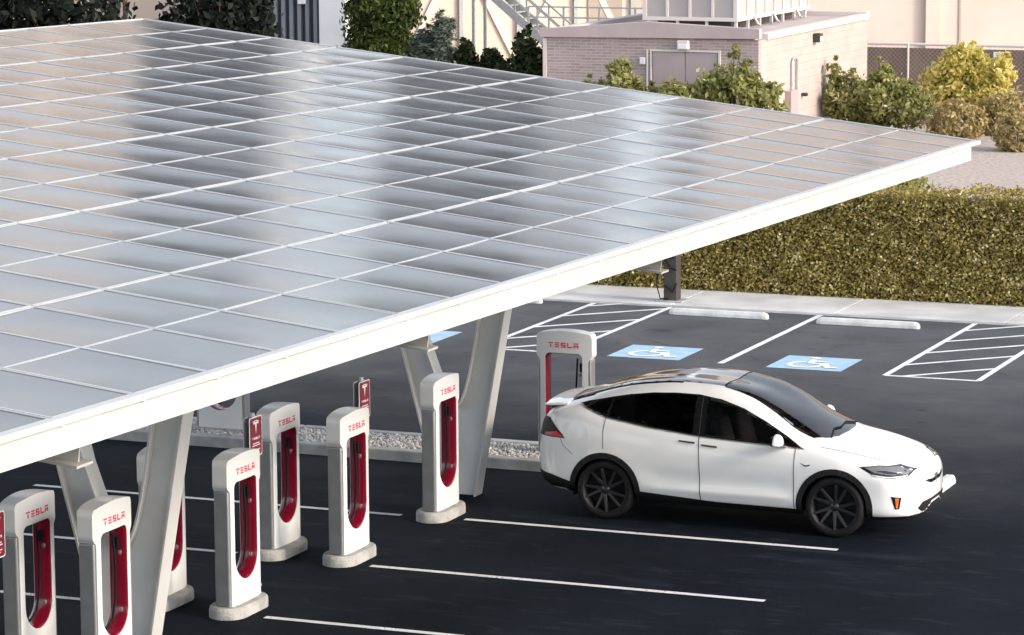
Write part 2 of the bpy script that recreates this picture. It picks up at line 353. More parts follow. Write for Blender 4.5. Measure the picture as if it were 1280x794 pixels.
def tri_fill(outer, holes=(), step=.05, grid=True):
    loops = [resample(outer, step)] + [resample(h, step) for h in holes]
    pts = []; edges = []
    for lp in loops:
        o = len(pts); pts += lp; edges += [(o + i, o + (i + 1) % len(lp)) for i in range(len(lp))]
    nb = len(pts)
    if grid:
        a = np.array(outer); x0, y0 = a.min(0); x1, y1 = a.max(0)
        gx, gy = np.meshgrid(np.arange(x0 + step / 2, x1, step), np.arange(y0 + step / 2, y1, step)); gx, gy = gx.ravel(), gy.ravel()
        k = in_poly(gx, gy, outer)
        for h in holes: k &= ~in_poly(gx, gy, h)
        g = np.c_[gx[k], gy[k]]; b = np.array(pts)
        if len(g):
            d = np.sqrt(((g[:, None, :] - b[None]) ** 2).sum(2)).min(1); pts += [tuple(p) for p in g[d > step * .45]]
    r = delaunay_2d_cdt([Vector(p) for p in pts], edges, [], 0, 1e-6)
    V = np.array([tuple(p) for p in r[0]]); F = np.array([f for f in r[2] if len(f) == 3])
    c = V[F].mean(1); k = in_poly(c[:, 0], c[:, 1], outer)
    for h in holes: k &= ~in_poly(c[:, 0], c[:, 1], h)
    return V, F[k]
def rounded(x0, y0, x1, y1, r, n=6):
    rs = r if hasattr(r, '__len__') else (r,) * 4       # bottom-left, bottom-right, top-right, top-left
    out = []
    for (cx, cy, a0), q in zip(((x0 + rs[0], y0 + rs[0], 180), (x1 - rs[1], y0 + rs[1], 270), (x1 - rs[2], y1 - rs[2], 0), (x0 + rs[3], y1 - rs[3], 90)), rs):
        for k in range(n + 1):
            t = R(a0 + 90 * k / n); out.append((cx + q * math.cos(t), cy + q * math.sin(t)))
    return out

# ------------------------------------------------------------------ world, light, camera
w = bpy.data.worlds.new('World'); sc.world = w; w.use_nodes = True
wn = w.node_tree.nodes; sky = wn.new('ShaderNodeTexSky'); sky.sky_type = 'NISHITA'; sky.sun_disc = False
SUN_EL, SUN_AZ = 26., 96.
sky.sun_elevation = R(SUN_EL); sky.sun_rotation = R(SUN_AZ); sky.dust_density = 1.6; sky.air_density = 1.
hs = wn.new('ShaderNodeHueSaturation'); hs.inputs['Saturation'].default_value = .42; w.node_tree.links.new(sky.outputs[0], hs.inputs['Color']); w.node_tree.links.new(hs.outputs[0], wn['Background'].inputs[0]); wn['Background'].inputs[1].default_value = .15
sl = bpy.data.lights.new('sun', 'SUN'); sl.energy = 1.05; sl.angle = R(10.); sl.color = (1., .84, .66)
so = bpy.data.objects.new('sun', sl); COL.objects.link(so)
sd = Vector((math.sin(R(SUN_AZ)) * math.cos(R(SUN_EL)), math.cos(R(SUN_AZ)) * math.cos(R(SUN_EL)), math.sin(R(SUN_EL))))
so.rotation_euler = (-sd).to_track_quat('-Z', 'Y').to_euler(); so.location = (30, 60, 60)

cam = bpy.data.cameras.new('camera'); co = bpy.data.objects.new('camera', cam); COL.objects.link(co); sc.camera = co
cam.sensor_width = 36.; cam.lens = 36. * 4054.94 / 1280.; cam.clip_end = 3000.; cam.clip_start = .5
yaw, pit, rol = -0.391283194, 0.151343676, -0.00595435229
f = Vector((math.sin(yaw) * math.cos(pit), math.cos(yaw) * math.cos(pit), -math.sin(pit)))
r0 = Vector((math.cos(yaw), -math.sin(yaw), 0)); u0 = r0.cross(f)
rr = r0 * math.cos(rol) + u0 * math.sin(rol); uu = -r0 * math.sin(rol) + u0 * math.cos(rol)
mw = Matrix((rr, uu, -f)).transposed().to_4x4(); mw.translation = (0, 0, 8.583)
co.matrix_world = mw
vs = sc.view_settings; vs.view_transform = 'Standard'; vs.look = 'None'; vs.exposure = 1.35; vs.gamma = 1.; vs.use_curve_mapping = False
sc.render.engine = 'CYCLES'; sc.cycles.use_denoising = True; sc.cycles.max_bounces = 8; sc.cycles.transparent_max_bounces = 12; sc.cycles.caustics_reflective = False; sc.cycles.caustics_refractive = False

# ------------------------------------------------------------------ ground, lot, markings
def sheet(name, x0, y0, x1, y1, z, m):
    return struct(MB().add([(x0, y0, z), (x1, y0, z), (x1, y1, z), (x0, y1, z)], [(0, 1, 2, 3)]).build(name, m))
sheet('ground', -900, -300, 900, 1800, -.03, M['soil'])
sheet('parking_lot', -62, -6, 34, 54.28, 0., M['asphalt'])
sheet('gravel_bed', -62, 57.3, 34, 103, -.008, M['gravel'])
k = MB()
xs = np.arange(-62, 34, 3.05)
for a in xs: k.box((a + 1.52, 55.26, -.035), (3.04, 1.94, .12))
struct(k.build('pavement', M['walk'], bevel=.015))
struct(MB().box((-14, 54.20, .003), (96, .16, .006)).build('gutter', M['kerb']))
def line(name, pts, wd, z=.004, m='paint'):
    mb = MB()
    for a, b in pts:
        a, b = np.array(a), np.array(b); d = (b - a) / np.linalg.norm(b - a); n_ = np.array([-d[1], d[0]]) * wd / 2
        mb.add([(*(a - n_), z), (*(b - n_), z), (*(b + n_), z), (*(a + n_), z)], [(0, 1, 2, 3)]); z += .0004
    return struct(mb.build(name, M[m]))
for y, x0, x1 in ((36.38, -15.66, -10.83), (33.63, -15.68, -10.85), (30.96, -15.72, -10.85), (28.2, -15.7, -10.85), (36.32, -21.8, -16.5), (33.67, -21.85, -17.45), (30.96, -21.85, -17.4), (28.25, -21.85, -17.4), (25.5, -15.7, -10.85), (25.5, -21.85, -17.4)):
    line('bay_line', [((x0, y), (x1, y))], .10)
line('bay_line', [((-16.47, 48.65), (-16.47, 54.12))], .11)
def hatch(x0, x1, y0, rungs, y1=54.2):
    seg = [((x0, y0), (x0, y1)), ((x1, y0), (x1, y1)), ((x0, y0), (x1, y0))]
    for a in rungs:
        b = x1 - x0; e = min(a + b, y1); s = max(a, y0)
        seg.append(((x0 + (s - a), s), (x0 + (e - a), e)))
    line('hatched_bay', seg, .10)
hatch(-13.69, -12.20, 48.47, (48.2, 49.5, 50.75, 52.0, 53.25))
hatch(-20.72, -19.25, 48.75, (48.5, 49.75, 51.1, 52.45, 53.7))
def isa(x0, y0):                                              # blue square with the white wheelchair figure
    s = 1.24; o = struct(MB().add([(x0, y0, .004), (x0 + s, y0, .004), (x0 + s, y0 + s, .004), (x0, y0 + s, .004)], [(0, 1, 2, 3)]).build('blue_square', M['blue']))
    mb = MB(); z = .0085
    def st(pts, wd):
        for (a, b) in zip(pts[:-1], pts[1:]):
            a, b = np.array(a), np.array(b); d = (b - a) / np.linalg.norm(b - a); n_ = np.array([-d[1], d[0]]) * wd / 2; e = d * wd * .25; a = a - e; b = b + e
            nonlocal_z[0] += .00025
            mb.add([(x0 + q[0] * s, y0 + q[1] * s, nonlocal_z[0]) for q in (a - n_, b - n_, b + n_, a + n_)], [(0, 1, 2, 3)])
    nonlocal_z = [z]
    cx, cy, rr_ = .43, .36, .215
    st([(cx + rr_ * math.cos(R(t)), cy + rr_ * math.sin(R(t))) for t in range(110, 391, 20)], .075)
    st([(.43, .74), (.46, .47), (.66, .47), (.76, .20), (.86, .23)], .085); st([(.445, .62), (.64, .60)], .07)
    nonlocal_z[0] += .001
    mb.add([(x0 + (.42 + .065 * math.cos(t)) * s, y0 + (.86 + .065 * math.sin(t)) * s, nonlocal_z[0]) for t in np.linspace(0, 2 * math.pi, 16, endpoint=False)], [tuple(range(16))])
    struct(mb.build('wheelchair_symbol', M['signwhite']))
isa(-18.43, 48.7); isa(-15.68, 48.56); isa(-22.86, 48.95)

# median island with kerbs and gravel
def island(x0, x1, y0, y1):
    h = .15; kw = .17; mb = MB(); n = int((x1 - x0) / 2.4); L = (x1 - x0) / n
    for i in range(n):
        for y in (y0, y1 - kw): mb.box((x0 + (i + .5) * L, y + kw / 2, h / 2 - .02), (L - .012, kw, h + .04))
    mb.box((x0 + .085, (y0 + y1) / 2, h / 2 - .02), (.17, y1 - y0 - 2 * kw - .004, h + .04)); mb.box((x1 - .085, (y0 + y1) / 2, h / 2 - .02), (.17, y1 - y0 - 2 * kw - .004, h + .04))
    struct(mb.build('median_kerb', M['kerb'], bevel=.02))
    struct(MB().box(((x0 + x1) / 2, (y0 + y1) / 2, .05), (x1 - x0 - .34, y1 - y0 - .34, .10)).build('median_bed', M['kerb']))
    ico = [(0, 0, -1), (.72, -.53, -.45), (-.28, -.85, -.45), (-.89, 0, -.45), (-.28, .85, -.45), (.72, .53, -.45), (.28, -.85, .45), (-.72, -.53, .45), (-.72, .53, .45), (.28, .85, .45), (.89, 0, .45), (0, 0, 1)]
    icf = [(0, 1, 2), (1, 0, 5), (0, 2, 3), (0, 3, 4), (0, 4, 5), (1, 5, 10), (2, 1, 6), (3, 2, 7), (4, 3, 8), (5, 4, 9), (1, 10, 6), (2, 6, 7), (3, 7, 8), (4, 8, 9), (5, 9, 10), (6, 10, 11), (7, 6, 11), (8, 7, 11), (9, 8, 11), (10, 9, 11)]
    N = 9000; I = np.array(ico); Fa = np.array(icf)
    p = np.c_[rng.uniform(-26, x1 - .2, N), rng.uniform(y0 + .2, y1 - .2, N), rng.uniform(.09, .135, N)]
    sz = rng.uniform(.016, .036, N)[:, None, None] * rng.uniform(.6, 1.2, (N, 1, 3))
    a = rng.uniform(0, 6.28, N); c, s = np.cos(a), np.sin(a)
    V = I[None] * sz; V = np.stack([V[..., 0] * c[:, None] - V[..., 1] * s[:, None], V[..., 0] * s[:, None] + V[..., 1] * c[:, None], V[..., 2]], -1) + p[:, None]
    F = Fa[None] + (np.arange(N) * 12)[:, None, None]
    stuff(link('river_stones', np_mesh('river_stones', V.reshape(-1, 3), F.reshape(-1, 3), [M['stone']])))
island(-40, -15.0, 39.5, 40.78)

# wheel stops
def wheel_stop(x, y, rz, label):
    prof = [(-.08, 0), (.08, 0), (.075, .06), (.05, .115), (-.05, .115), (-.075, .06)]
    mb = MB(); L = .915
    rings = [(-L, .55), (-L + .03, .85), (-L + .09, 1.), (L - .09, 1.), (L - .03, .85), (L, .55)]
    vs_ = [(x_, q[0] * k_, q[1] * k_) for x_, k_ in rings for q in prof]; n = 6
    fs = [(i * n + a, i * n + (a + 1) % n, (i + 1) * n + (a + 1) % n, (i + 1) * n + a) for i in range(5) for a in range(n)] + [tuple(range(n)), tuple(range(30, 36))]
    o = mb.add(vs_, fs).build('wheel_stop', M['stop'], bevel=.012); o.location = (x, y, .002); o.rotation_euler = (0, 0, rz)
    tag(o, label, 'wheel stop', 'concrete wheel stops')
wheel_stop(-18.09, 53.35, 0, 'pale concrete wheel stop lying next to the dark post at the kerb')
wheel_stop(-15.34, 53.2, 0, 'pale concrete wheel stop between the single white line and right hatched bay')
wheel_stop(-22.5, 53.75, 0, 'concrete wheel stop mostly hidden under the canopy, left of the striped bay')
wheel_stop(-10.60, 39.86, R(90), "white concrete wheel stop poking out past the white car's nose")

# ------------------------------------------------------------------ charging posts
def stroke_letters(word, h=.068, wd=.066, gap=.026, t=.0155):
    """Block lettering of separated bars; list of polygons in (u, v), centred on u."""
    P = []; total = len(word) * wd + (len(word) - 1) * gap; u = -total / 2
    def q(x0, y0, x1, y1): P.append([(u + x0, y0), (u + x1, y0), (u + x1, y1), (u + x0, y1)])
    for ch in word:
        if ch == 'T': q(0, h - t, wd, h); q(wd / 2 - t / 2, 0, wd / 2 + t / 2, h - t * 1.7)
        if ch == 'E':
            for y in (0, h / 2 - t / 2, h - t): q(.004, y, wd - .004, y + t)
        if ch == 'S': q(0, 0, wd, t); q(0, h / 2 - t / 2, wd, h / 2 + t / 2); q(0, h - t, wd, h); q(0, h / 2 + t / 2, t, h - t); q(wd - t, t, wd, h / 2 - t / 2)
        if ch == 'L': q(0, 0, wd, t); q(0, t, t, h)
        if ch == 'A': q(0, h - t, wd, h); q(0, 0, t, h - t * 1.7); q(wd - t, 0, wd, h - t * 1.7); q(t, h / 2 - t * .9, wd - t, h / 2 + t * .1)
        u += wd + gap
    return P
def emblem(s):
    """T-shaped emblem: bowed top bar over a tapering stem; polygons in (u, v), v downwards from 0."""
    top = [(-.5 + i / 8, -.05 + .07 * (1 - (2 * (i / 8) - 1) ** 2)) for i in range(9)]
    top += [(.5 - i / 8, -.11 + .07 * (1 - (2 * (i / 8) - 1) ** 2)) for i in range(9)]
    body = [(-.46, -.15), (-.22, -.09), (-.09, -.085), (0, -.14), (.09, -.085), (.22, -.09), (.46, -.15), (.38, -.27), (.20, -.235), (.12, -.23), (0, -1.), (-.12, -.23), (-.20, -.235), (-.38, -.27)]
    return [[(a * s, b * s) for a, b in top], [(a * s, b * s) for a, b in body]]

W2 = .40; ZB, ZT = .13, 1.80
def post_depth(y): return .118 - .030 * min(1., abs(y) / W2) ** 2.4
def make_post():
    root = empty('charging_post')
    out = [(-.345, ZB), (.345, ZB), (.345, 1.36), (.355, 1.41), (.385, 1.44), (W2, 1.47)]
    out += [(W2, 1.70), (W2 - .008, 1.735), (W2 - .03, 1.76)] + [(y, 1.76 + .04 * (1 - (y / (W2 - .03)) ** 2)) for y in np.linspace(.32, -.32, 15)] + [(-W2 + .03, 1.76), (-W2 + .008, 1.735), (-W2, 1.70)]
    out += [(-W2, 1.47), (-.385, 1.44), (-.355, 1.41), (-.345, 1.36)]
    hw = .268; hole = [(hw * math.cos(t), .65 + hw * math.sin(t)) for t in np.linspace(math.pi, 2 * math.pi, 17)] + [(hw - .07 + .07 * math.cos(t), 1.43 + .07 * math.sin(t)) for t in np.linspace(0, math.pi / 2, 6)] + [(-hw + .07 + .07 * math.cos(t), 1.43 + .07 * math.sin(t)) for t in np.linspace(math.pi / 2, math.pi, 6)]
    V, F = tri_fill(out, [hole], .045)
    n = len(V); d = np.array([post_depth(y) for y in V[:, 0]])
    VV = [(d[i], V[i, 0], V[i, 1]) for i in range(n)] + [(-d[i], V[i, 0], V[i, 1]) for i in range(n)]
    FF = [tuple(t) for t in F] + [tuple(t[::-1] + n) for t in F]
    cnt = {}
    for t in F:
        for a, b in ((t[0], t[1]), (t[1], t[2]), (t[2], t[0])): cnt[(a, b)] = 1
    FF += [(b, a, a + n, b + n) for (a, b) in cnt if (b, a) not in cnt]
    mb = MB(); mb.add(VV, FF); mb.build('housing', M['white'], root, smooth=True, bevel=.012, seg=3, angle=40)
    # grey strips down both narrow sides
    for s in (-1, 1):
        g = MB(); dd = post_depth(.36)
        y0, y1 = sorted((s * .347, s * .385)); g.box((0, (y0 + y1) / 2, (ZB + 1.415) / 2), (2 * dd - .012, y1 - y0, 1.415 - ZB)); g.build('side_panel', M['grey_panel'], root, bevel=.03, seg=4, smooth=True)
    # red lining of the opening
    inner = [(y * .985, .65 + (z - .65) * .99 if z > .65 else .65 + (z - .65) * .985) for y, z in hole]
    inner2 = [(y * .96, .65 + (z - .65) * .985 if z > .65 else .65 + (z - .65) * .96) for y, z in hole]
    m = len(hole); vs_ = []
    for x, ring in ((.102, hole), (.092, inner), (.080, inner2), (-.080, inner2), (-.092, inner), (-.102, hole)):
        vs_ += [(x * (1.02 if ring is not hole else 1.), y, z) for y, z in ring]
    fs = [(r * m + a, r * m + (a + 1) % m, (r + 1) * m + (a + 1) % m, (r + 1) * m + a) for r in range(5) for a in range(m)]
    MB().add(vs_, fs).build('red_lining', M['red'], root, smooth=True)
    # lettering on both broad faces
    for s in (1, -1):
        l = MB()
        for p in stroke_letters('TESLA'):
            pp = [(s * u, 1.575 + v) for u, v in p]
            N_ = len(pp); vs_ = [(s * (post_depth(u) + .004), u, v) for u, v in pp] + [(s * (post_depth(u) - .01), u, v) for u, v in pp]
            l.add(vs_, [tuple(range(N_)), tuple(range(N_, 2 * N_))] + [(a, (a + 1) % N_, N_ + (a + 1) % N_, N_ + a) for a in range(N_)])
        l.build('lettering', M['redletter'], root)
    # cable with its plug parked in the opening
    c = MB(); c.tube([(.0, .16, 1.42), (.015, .155, 1.25), (.03, .15, 1.0), (.035, .13, .75), (.03, .07, .54), (.02, -.05, .46), (.0, -.16, .56)], .013, 8)
    cb = c.build('cable', M['black'], root, smooth=True)
    p = MB(); p.cyl((.0, -.16, .55), (-.01, -.185, .78), .026, .034, 12); p.build('plug', M['black'], cb, bevel=.008)
    for z_ in (1.20, .60):
        q_ = MB(); q_.lathe([(.012, -.02), (.020, 0), (.020, .022), (.010, .03)], (.05, .215, z_), 'Z', 12); q_.build('holster', M['silver'], root, smooth=True)
    MB().box((0, .225, 1.30), (.07, .05, .12)).build('socket_block', M['black'], root, bevel=.01)
    b = MB(); prof = []
    ring = lambda s, z: [(.27 * s * (abs(math.cos(t)) ** .75) * math.copysign(1, math.cos(t)), (.24 + .27 * s * abs(math.sin(t))) * math.copysign(1, math.sin(t)) if abs(math.sin(t)) > .02 else .0, z) for t in np.linspace(0, 2 * math.pi, 40, endpoint=False)]
    def stad(s, z):
        o = []
        for t in np.linspace(-math.pi / 2, math.pi / 2, 12): o.append((-.215 * s * math.sin(t), .24 + .215 * s * math.cos(t) * 1.05, z))
        for t in np.linspace(math.pi / 2, 3 * math.pi / 2, 12): o.append((-.215 * s * math.sin(t), -.24 + .215 * s * math.cos(t) * 1.05, z))
        return o
    rings = [stad(1.0, 0), stad(1.0, .085), stad(.96, .115), stad(.90, .128)]; n = 24
    vs_ = [p for r_ in rings for p in r_]
    b.add(vs_, [(i * n + a, i * n + (a + 1) % n, (i + 1) * n + (a + 1) % n, (i + 1) * n + a) for i in range(3) for a in range(n)] + [tuple(range(72, 96))])
    b.build('concrete_base', M['base'], root, smooth=True)
    return root
G = 'charging posts'
posts = [(-16.02, 36.46, 0, 0, 'white charging post standing alone in front of the far V shaped column'),
         (-16.06, 33.86, 0, 0, 'white charging post with only the top of a red sign showing behind it'),
         (-16.12, 31.12, 0, 0, 'whole white charging post on its pad with the red parking sign at its right shoulder'),
         (-16.20, 28.34, 0, 0, 'white charging post cut by the lower frame edge, right against the near V shaped column'),
         (-16.97, 33.86, 0, 0, 'white charging post in the back row, between the two posts that have red signs'),
         (-17.05, 31.12, 0, 0, 'white charging post mostly hidden behind the near V shaped column'),
         (-17.10, 28.34, 0, 0, 'leftmost white charging post, next to the red sign cut off by the left frame edge'),
         (-15.80, 40.22, -90, .02, 'white charging post seen face on behind the rear of the white car'),
         (-21.02, 40.22, -90, .02, 'white charging post on the gravel median, its top hidden by the canopy edge')]
proto = make_post()
for i, (x, y, rz, z, lab) in enumerate(posts):
    o = proto if i == 0 else copy_tree(proto)
    o.location = (x, y, z); o.rotation_euler = (0, 0, R(rz)); tag(o, lab, 'charging post', G)

# parking signs: thin pole, two plates back to back
def make_sign():
    root = empty('parking_sign')
    MB().cyl((0, 0, 0), (0, 0, 2.0), .028, n=10).build('pole', M['galv'], root, smooth=True)
    MB().cyl((0, 0, 0), (0, 0, .02), .075, n=16).build('base_plate', M['galv'], root)
    for s, nm in ((1, 'front_plate'), (-1, 'rear_plate')):
        x = s * .034
        V = MB(); V.prism(rounded(-.155, 1.5, .155, 1.96, .03), x, x + s * .006, 'YZ'); pl = V.build(nm, M['signwhite'] if s > 0 else M['galv'], root)
        if s > 0:
            MB().prism(rounded(-.143, 1.512, .143, 1.948, .022), x + .0062, x + .0085, 'YZ').build('red_face', M['signred'], pl)
            t = MB()
            for p in emblem(.15): t.prism([(a, 1.915 + b) for a, b in p], x + .0086, x + .0105, 'YZ')
            t.build('emblem', M['signwhite'], pl)
            t = MB()
            for p in stroke_letters('TESLA', .026, .030, .009, .007): t.prism([(a, 1.70 + b) for a, b in p], x + .0086, x + .0105, 'YZ')
            for z_, wd in ((1.655, .16), (1.63, .20), (1.58, .18), (1.555, .12)): t.box((x + .0095, 0, z_), (.002, wd, .010))
            t.build('sign_lettering', M['signwhite'], pl)
    return root
sg = make_sign()
for i, (x, y, z, lab) in enumerate([(-16.50, 32.27, 0, 'red parking sign on a thin pole between two charging posts'),
                                (-16.45, 35.08, -.04, 'red parking sign whose upper half shows above the post in the middle of the lot'),
                                (-16.52, 26.72, 0, 'red parking sign cut off by the left edge of the frame')]):
    o = sg if i == 0 else copy_tree(sg)
    o.location = (x, y, z); tag(o, lab, 'parking sign', 'red parking signs')

# ------------------------------------------------------------------ solar canopy
TH = R(6.3907); TY = .016634; CX, CY, CZ = -10.4728, 41.2285, 4.4555; PL, PW = 1.02698, 1.07
ct, st_ = math.cos(TH), math.sin(TH)
def can(i, j, dz=0.): return Vector((CX - i * PL * ct, CY - j * PW, CZ + i * PL * st_ + j * PW * TY + dz))
def canz(x, y): return CZ + (CX - x) * math.tan(TH) + (CY - y) * TY
NJ = 30
root = empty('solar_canopy', (-16.4, 33.5, 0))
inv = Matrix.Translation((16.4, -33.5, 0))
def L_(p): return inv @ Vector(p)
ex = Vector((-ct, 0, st_)); ey = Vector((0, -1, TY)).normalized(); ez = ex.cross(ey).normalized()
PR = Matrix((ex, ey, ez)).transposed()
pl2 = 2 * PL
def panel_mesh(v):
    me = []; r_ = np.random.default_rng(v + 50)
    fx, fy = .016, .019
    glass = MB(); n = 10
    for h in (0, 1):
        x0 = .006 + fx if h == 0 else PL + .012; x1 = PL - .012 if h == 0 else pl2 - .006 - fx
        y0, y1 = .006 + fy, PW - .006 - fy
        sag = .0045 + .0055 * r_.random(); tx, ty = r_.normal(0, .0022), r_.normal(0, .004)
        vs_ = []
        for a in range(n + 1):
            for b in range(n + 1):
                u, q = a / n * 2 - 1, b / n * 2 - 1
                vs_.append((x0 + (x1 - x0) * a / n, y0 + (y1 - y0) * b / n, -.004 - sag * (1 - .45 * u * u) * (1 - q * q) + tx * u * .5 + ty * q * .5 * .6))
        glass.add(vs_, [(a * (n + 1) + b, (a + 1) * (n + 1) + b, (a + 1) * (n + 1) + b + 1, a * (n + 1) + b + 1) for a in range(n) for b in range(n)])
    fr = MB()
    for y in (.006 + fy / 2, PW - .006 - fy / 2): fr.box((PL, y, -.02), (pl2 - .012, fy, .04))
    for x in (.006 + fx / 2, pl2 - .006 - fx / 2): fr.box((x, PW / 2, -.0203), (fx, PW - .0125 - 2 * fy, .0394))
    fr.box((PL, PW / 2, -.0195), (.024, PW - .0125 - 2 * fy, .034))
    return glass, fr
var = []
for v in range(8):
    gq, fr = panel_mesh(v)
    g = gq.build('solar_panel', M['solar'], root, smooth='all'); f_ = fr.build('panel_frame', M['alu'], g)
    var.append((g, f_))
# which panels show in the frame (own pinhole test), the rest go into one part
def pix(p):
    q = Vector(p) - Vector((0, 0, 8.583)); return 640 + 4054.94 * q.dot(rr) / q.dot(f), 397 - 4054.94 * q.dot(uu) / q.dot(f)
vis = []; rest = []
for b in range(6):
    for j in range(NJ):
        c4 = [pix(can(2 * b + a, j + c)) for a in (0, 1, 2) for c in (0, 1)]
        xs_ = [c[0] for c in c4]; ys_ = [c[1] for c in c4]
        (vis if max(xs_) > -2 and min(ys_) < 796 else rest).append((max(0, min(1280, max(xs_)) - max(0, min(xs_))) * (max(ys_) - min(ys_)), b, j))
vis.sort(reverse=True)
rest += vis[100:]; vis = vis[:100]
used = set()
for _, b, j in vis:
    v = int(rng.integers(0, 8)); g0, f0 = var[v]
    if v in used:
        g = g0.copy(); COL.objects.link(g); g.parent = root; f_ = f0.copy(); COL.objects.link(f_); f_.parent = g
    else: g = g0; used.add(v)
    jit = Matrix.Rotation(rng.normal(0, .0016), 3, 'X') @ Matrix.Rotation(rng.normal(0, .0016), 3, 'Y')
    g.matrix_local = Matrix.Translation(L_(can(2 * b, j))) @ (PR @ jit).to_4x4()
if rest:
    gm = MB(); fm = MB()
    for _, b, j in rest:
        gq, fr = panel_mesh(0); T = Matrix.Translation(L_(can(2 * b, j))) @ PR.to_4x4()
        gm.add([T @ Vector(p) for p in gq.v], gq.f); fm.add([T @ Vector(p) for p in fr.v], fr.f)
    g = stuff(gm.build('solar_panel', M['solar'], root, smooth='all')); stuff(fm.build('panel_frame', M['alu'], g))
# light metal pans under the joints, edge trim, fascia
def prism_y(prof, y0, y1):
    """Profile points (dx towards +X, dz) carried along the canopy's sloping front edge from y0 to y1."""
    vs_ = []
    for y in (y0, y1):
        for dx, dz in prof: vs_.append(L_((CX + dx, y, CZ + (CY - y) * TY + dz)))
    n = len(prof); return vs_, [tuple(range(n))[::-1], tuple(range(n, 2 * n))] + [(a, (a + 1) % n, n + (a + 1) % n, n + a) for a in range(n)]
YE = CY - NJ * PW
mb = MB(); mb.add(*prism_y([(.075, .004), (.075, -.045), (.0, -.045), (.0, .004)], CY + .02, YE)); mb.build('edge_trim', M['steelwhite'], root, bevel=.006)
mb = MB()
mb.add(*prism_y([(.055, -.05), (.055, -.225), (-.03, -.225), (-.03, -.21), (.042, -.21), (.042, -.05)], CY - .40, YE)); mb.build('fascia', M['steelwhite'], root)
for j in range(1, NJ): p = L_(can(0, j)); MB().box(p + Vector((.078, 0, -.022)), (.006, .022, .05)).build('joint_clip', M['steelgrey'], root)
# far gable trim, purlins, rafters, girders
a, b = can(0, 0), can(12, 0)
mb = MB(); mb.bar(L_(a) + Vector((0, .02, -.02)), L_(b) + Vector((0, .02, -.02)), .035, .05); mb.build('edge_trim', M['steelwhite'], root)
mb = MB()
a, b = can(12, 0), can(12, NJ); mb.bar(L_(a) + Vector((-.02, 0, -.02)), L_(b) + Vector((-.02, 0, -.02)), .035, .05); mb.build('edge_trim', M['steelwhite'], root)
for i in (1, 3, 5, 7, 9, 11):
    for d in (-.55, .55):
        a, b = can(i + d, .2, -.13), can(i + d, NJ - .2, -.13); MB().bar(L_(a), L_(b), .06, .17).build('purlin', M['steelwhite'], root)
for j in range(1, NJ):
    a, b = can(.1, j, -.046), can(11.9, j, -.046); MB().bar(L_(a), L_(b), .11, .012).build('joint_pan', M['alu'], root)
def ibeam(pa, pb, h, wd, t=.02, name='rafter'):
    pa, pb = Vector(pa), Vector(pb); x = (pb - pa).normalized(); y = Vector((0, 0, 1)).cross(x).normalized(); z = x.cross(y); mb = MB()
    for s in (-1, 1): mb.bar(pa + z * s * (h / 2 - t / 2), pb + z * s * (h / 2 - t / 2), wd, t)
    mb.bar(pa + x * .05, pb - x * .05, .022, h - 2 * t - .002)
    return mb.build(name, M['steelwhite'], root)
for y in (19.0, 24.9, 30.75, 36.6, 13.2):
    xa, xb = (-10.98 if y < 36 else -13.6), -22.2
    ibeam(L_((xa, y, canz(xa, y) - .43)), L_((xb, y, canz(xb, y) - .43)), .40, .22)
def v_column(y):
    """V column of welded plate: web seen square on, flanges along its edges."""
    zt = canz(-16.4, y) - .95
    zr = zt - .12; zl = zt + .12
    X = lambda z: -16.09 + .179 * z; Xl = lambda z: -16.60 - .262 * z
    key = np.array([(-15.985, 2.55), (-16.03, 2.25), (-16.09, 1.9), (-16.165, 1.55), (-16.24, 1.31), (-16.31, 1.18), (-16.38, 1.14), (-16.45, 1.18), (-16.53, 1.32), (-16.635, 1.56), (-16.80, 2.0)])
    tt = np.arange(len(key)); tq = np.linspace(0, len(key) - 1, 31)
    inner = [(pchip(tt, key[:, 0], np.array([q]))[0], pchip(tt, key[:, 1], np.array([q]))[0]) for q in tq]
    web = [(-16.60, .0), (-16.09, .0), (X(zr), zr), (X(zr) - .33, zr)] + inner + [(Xl(zl) + .32, zl), (Xl(zl), zl)]
    mb = MB(); V, F = tri_fill(web, (), .3, False)
    n = len(V); t = .012
    mb.add([L_((p[0], y - t, p[1])) for p in V] + [L_((p[0], y + t, p[1])) for p in V], [tuple(q) for q in F] + [tuple(q[::-1] + n) for q in F])
    w_ = mb.build('v_column', M['steelgrey'], root)
    def sweep(pts, wd=.24, t=.022):
        pts = [np.array(p) for p in pts]; m_ = len(pts); N_ = []
        for i in range(m_):
            d = pts[min(i + 1, m_ - 1)] - pts[max(i - 1, 0)]; d /= np.linalg.norm(d); N_.append(np.array([-d[1], d[0]]))
        vs_ = []
        for p, n_ in zip(pts, N_):
            for o_, yy_ in ((-t / 2, -wd / 2), (t / 2, -wd / 2), (t / 2, wd / 2), (-t / 2, wd / 2)): q = p + n_ * o_; vs_.append(L_((q[0], y + yy_, q[1])))
        fs_ = [(i * 4 + k_, i * 4 + (k_ + 1) % 4, i * 4 + 4 + (k_ + 1) % 4, i * 4 + 4 + k_) for i in range(m_ - 1) for k_ in range(4)] + [(0, 1, 2, 3), tuple(range(4 * m_ - 4, 4 * m_))]
        MB().add(vs_, fs_).build('flange', M['steelwhite'], w_, smooth=True)
    sweep(web[1:3]); sweep(web[3:3 + len(inner) + 2]); sweep([web[-1], web[0]])
    return X(zr) - .15, Xl(zl) + .18, zr, zl
for y in (37.8, 29.1, 20.4):
    xr, xl, zr, zl = v_column(y)
zr_ = lambda y, x: canz(x, y) - .63 - .17
for x in (-15.42, -17.55):
    ya, yb = 40.6, 10.0
    ibeam(L_((x, ya, canz(x, ya) - .80)), L_((x, yb, canz(x, yb) - .80)), .33, .2, name='girder')
tag(root, 'large tilted canopy of solar panels with a white front edge on V shaped white columns', 'solar canopy')

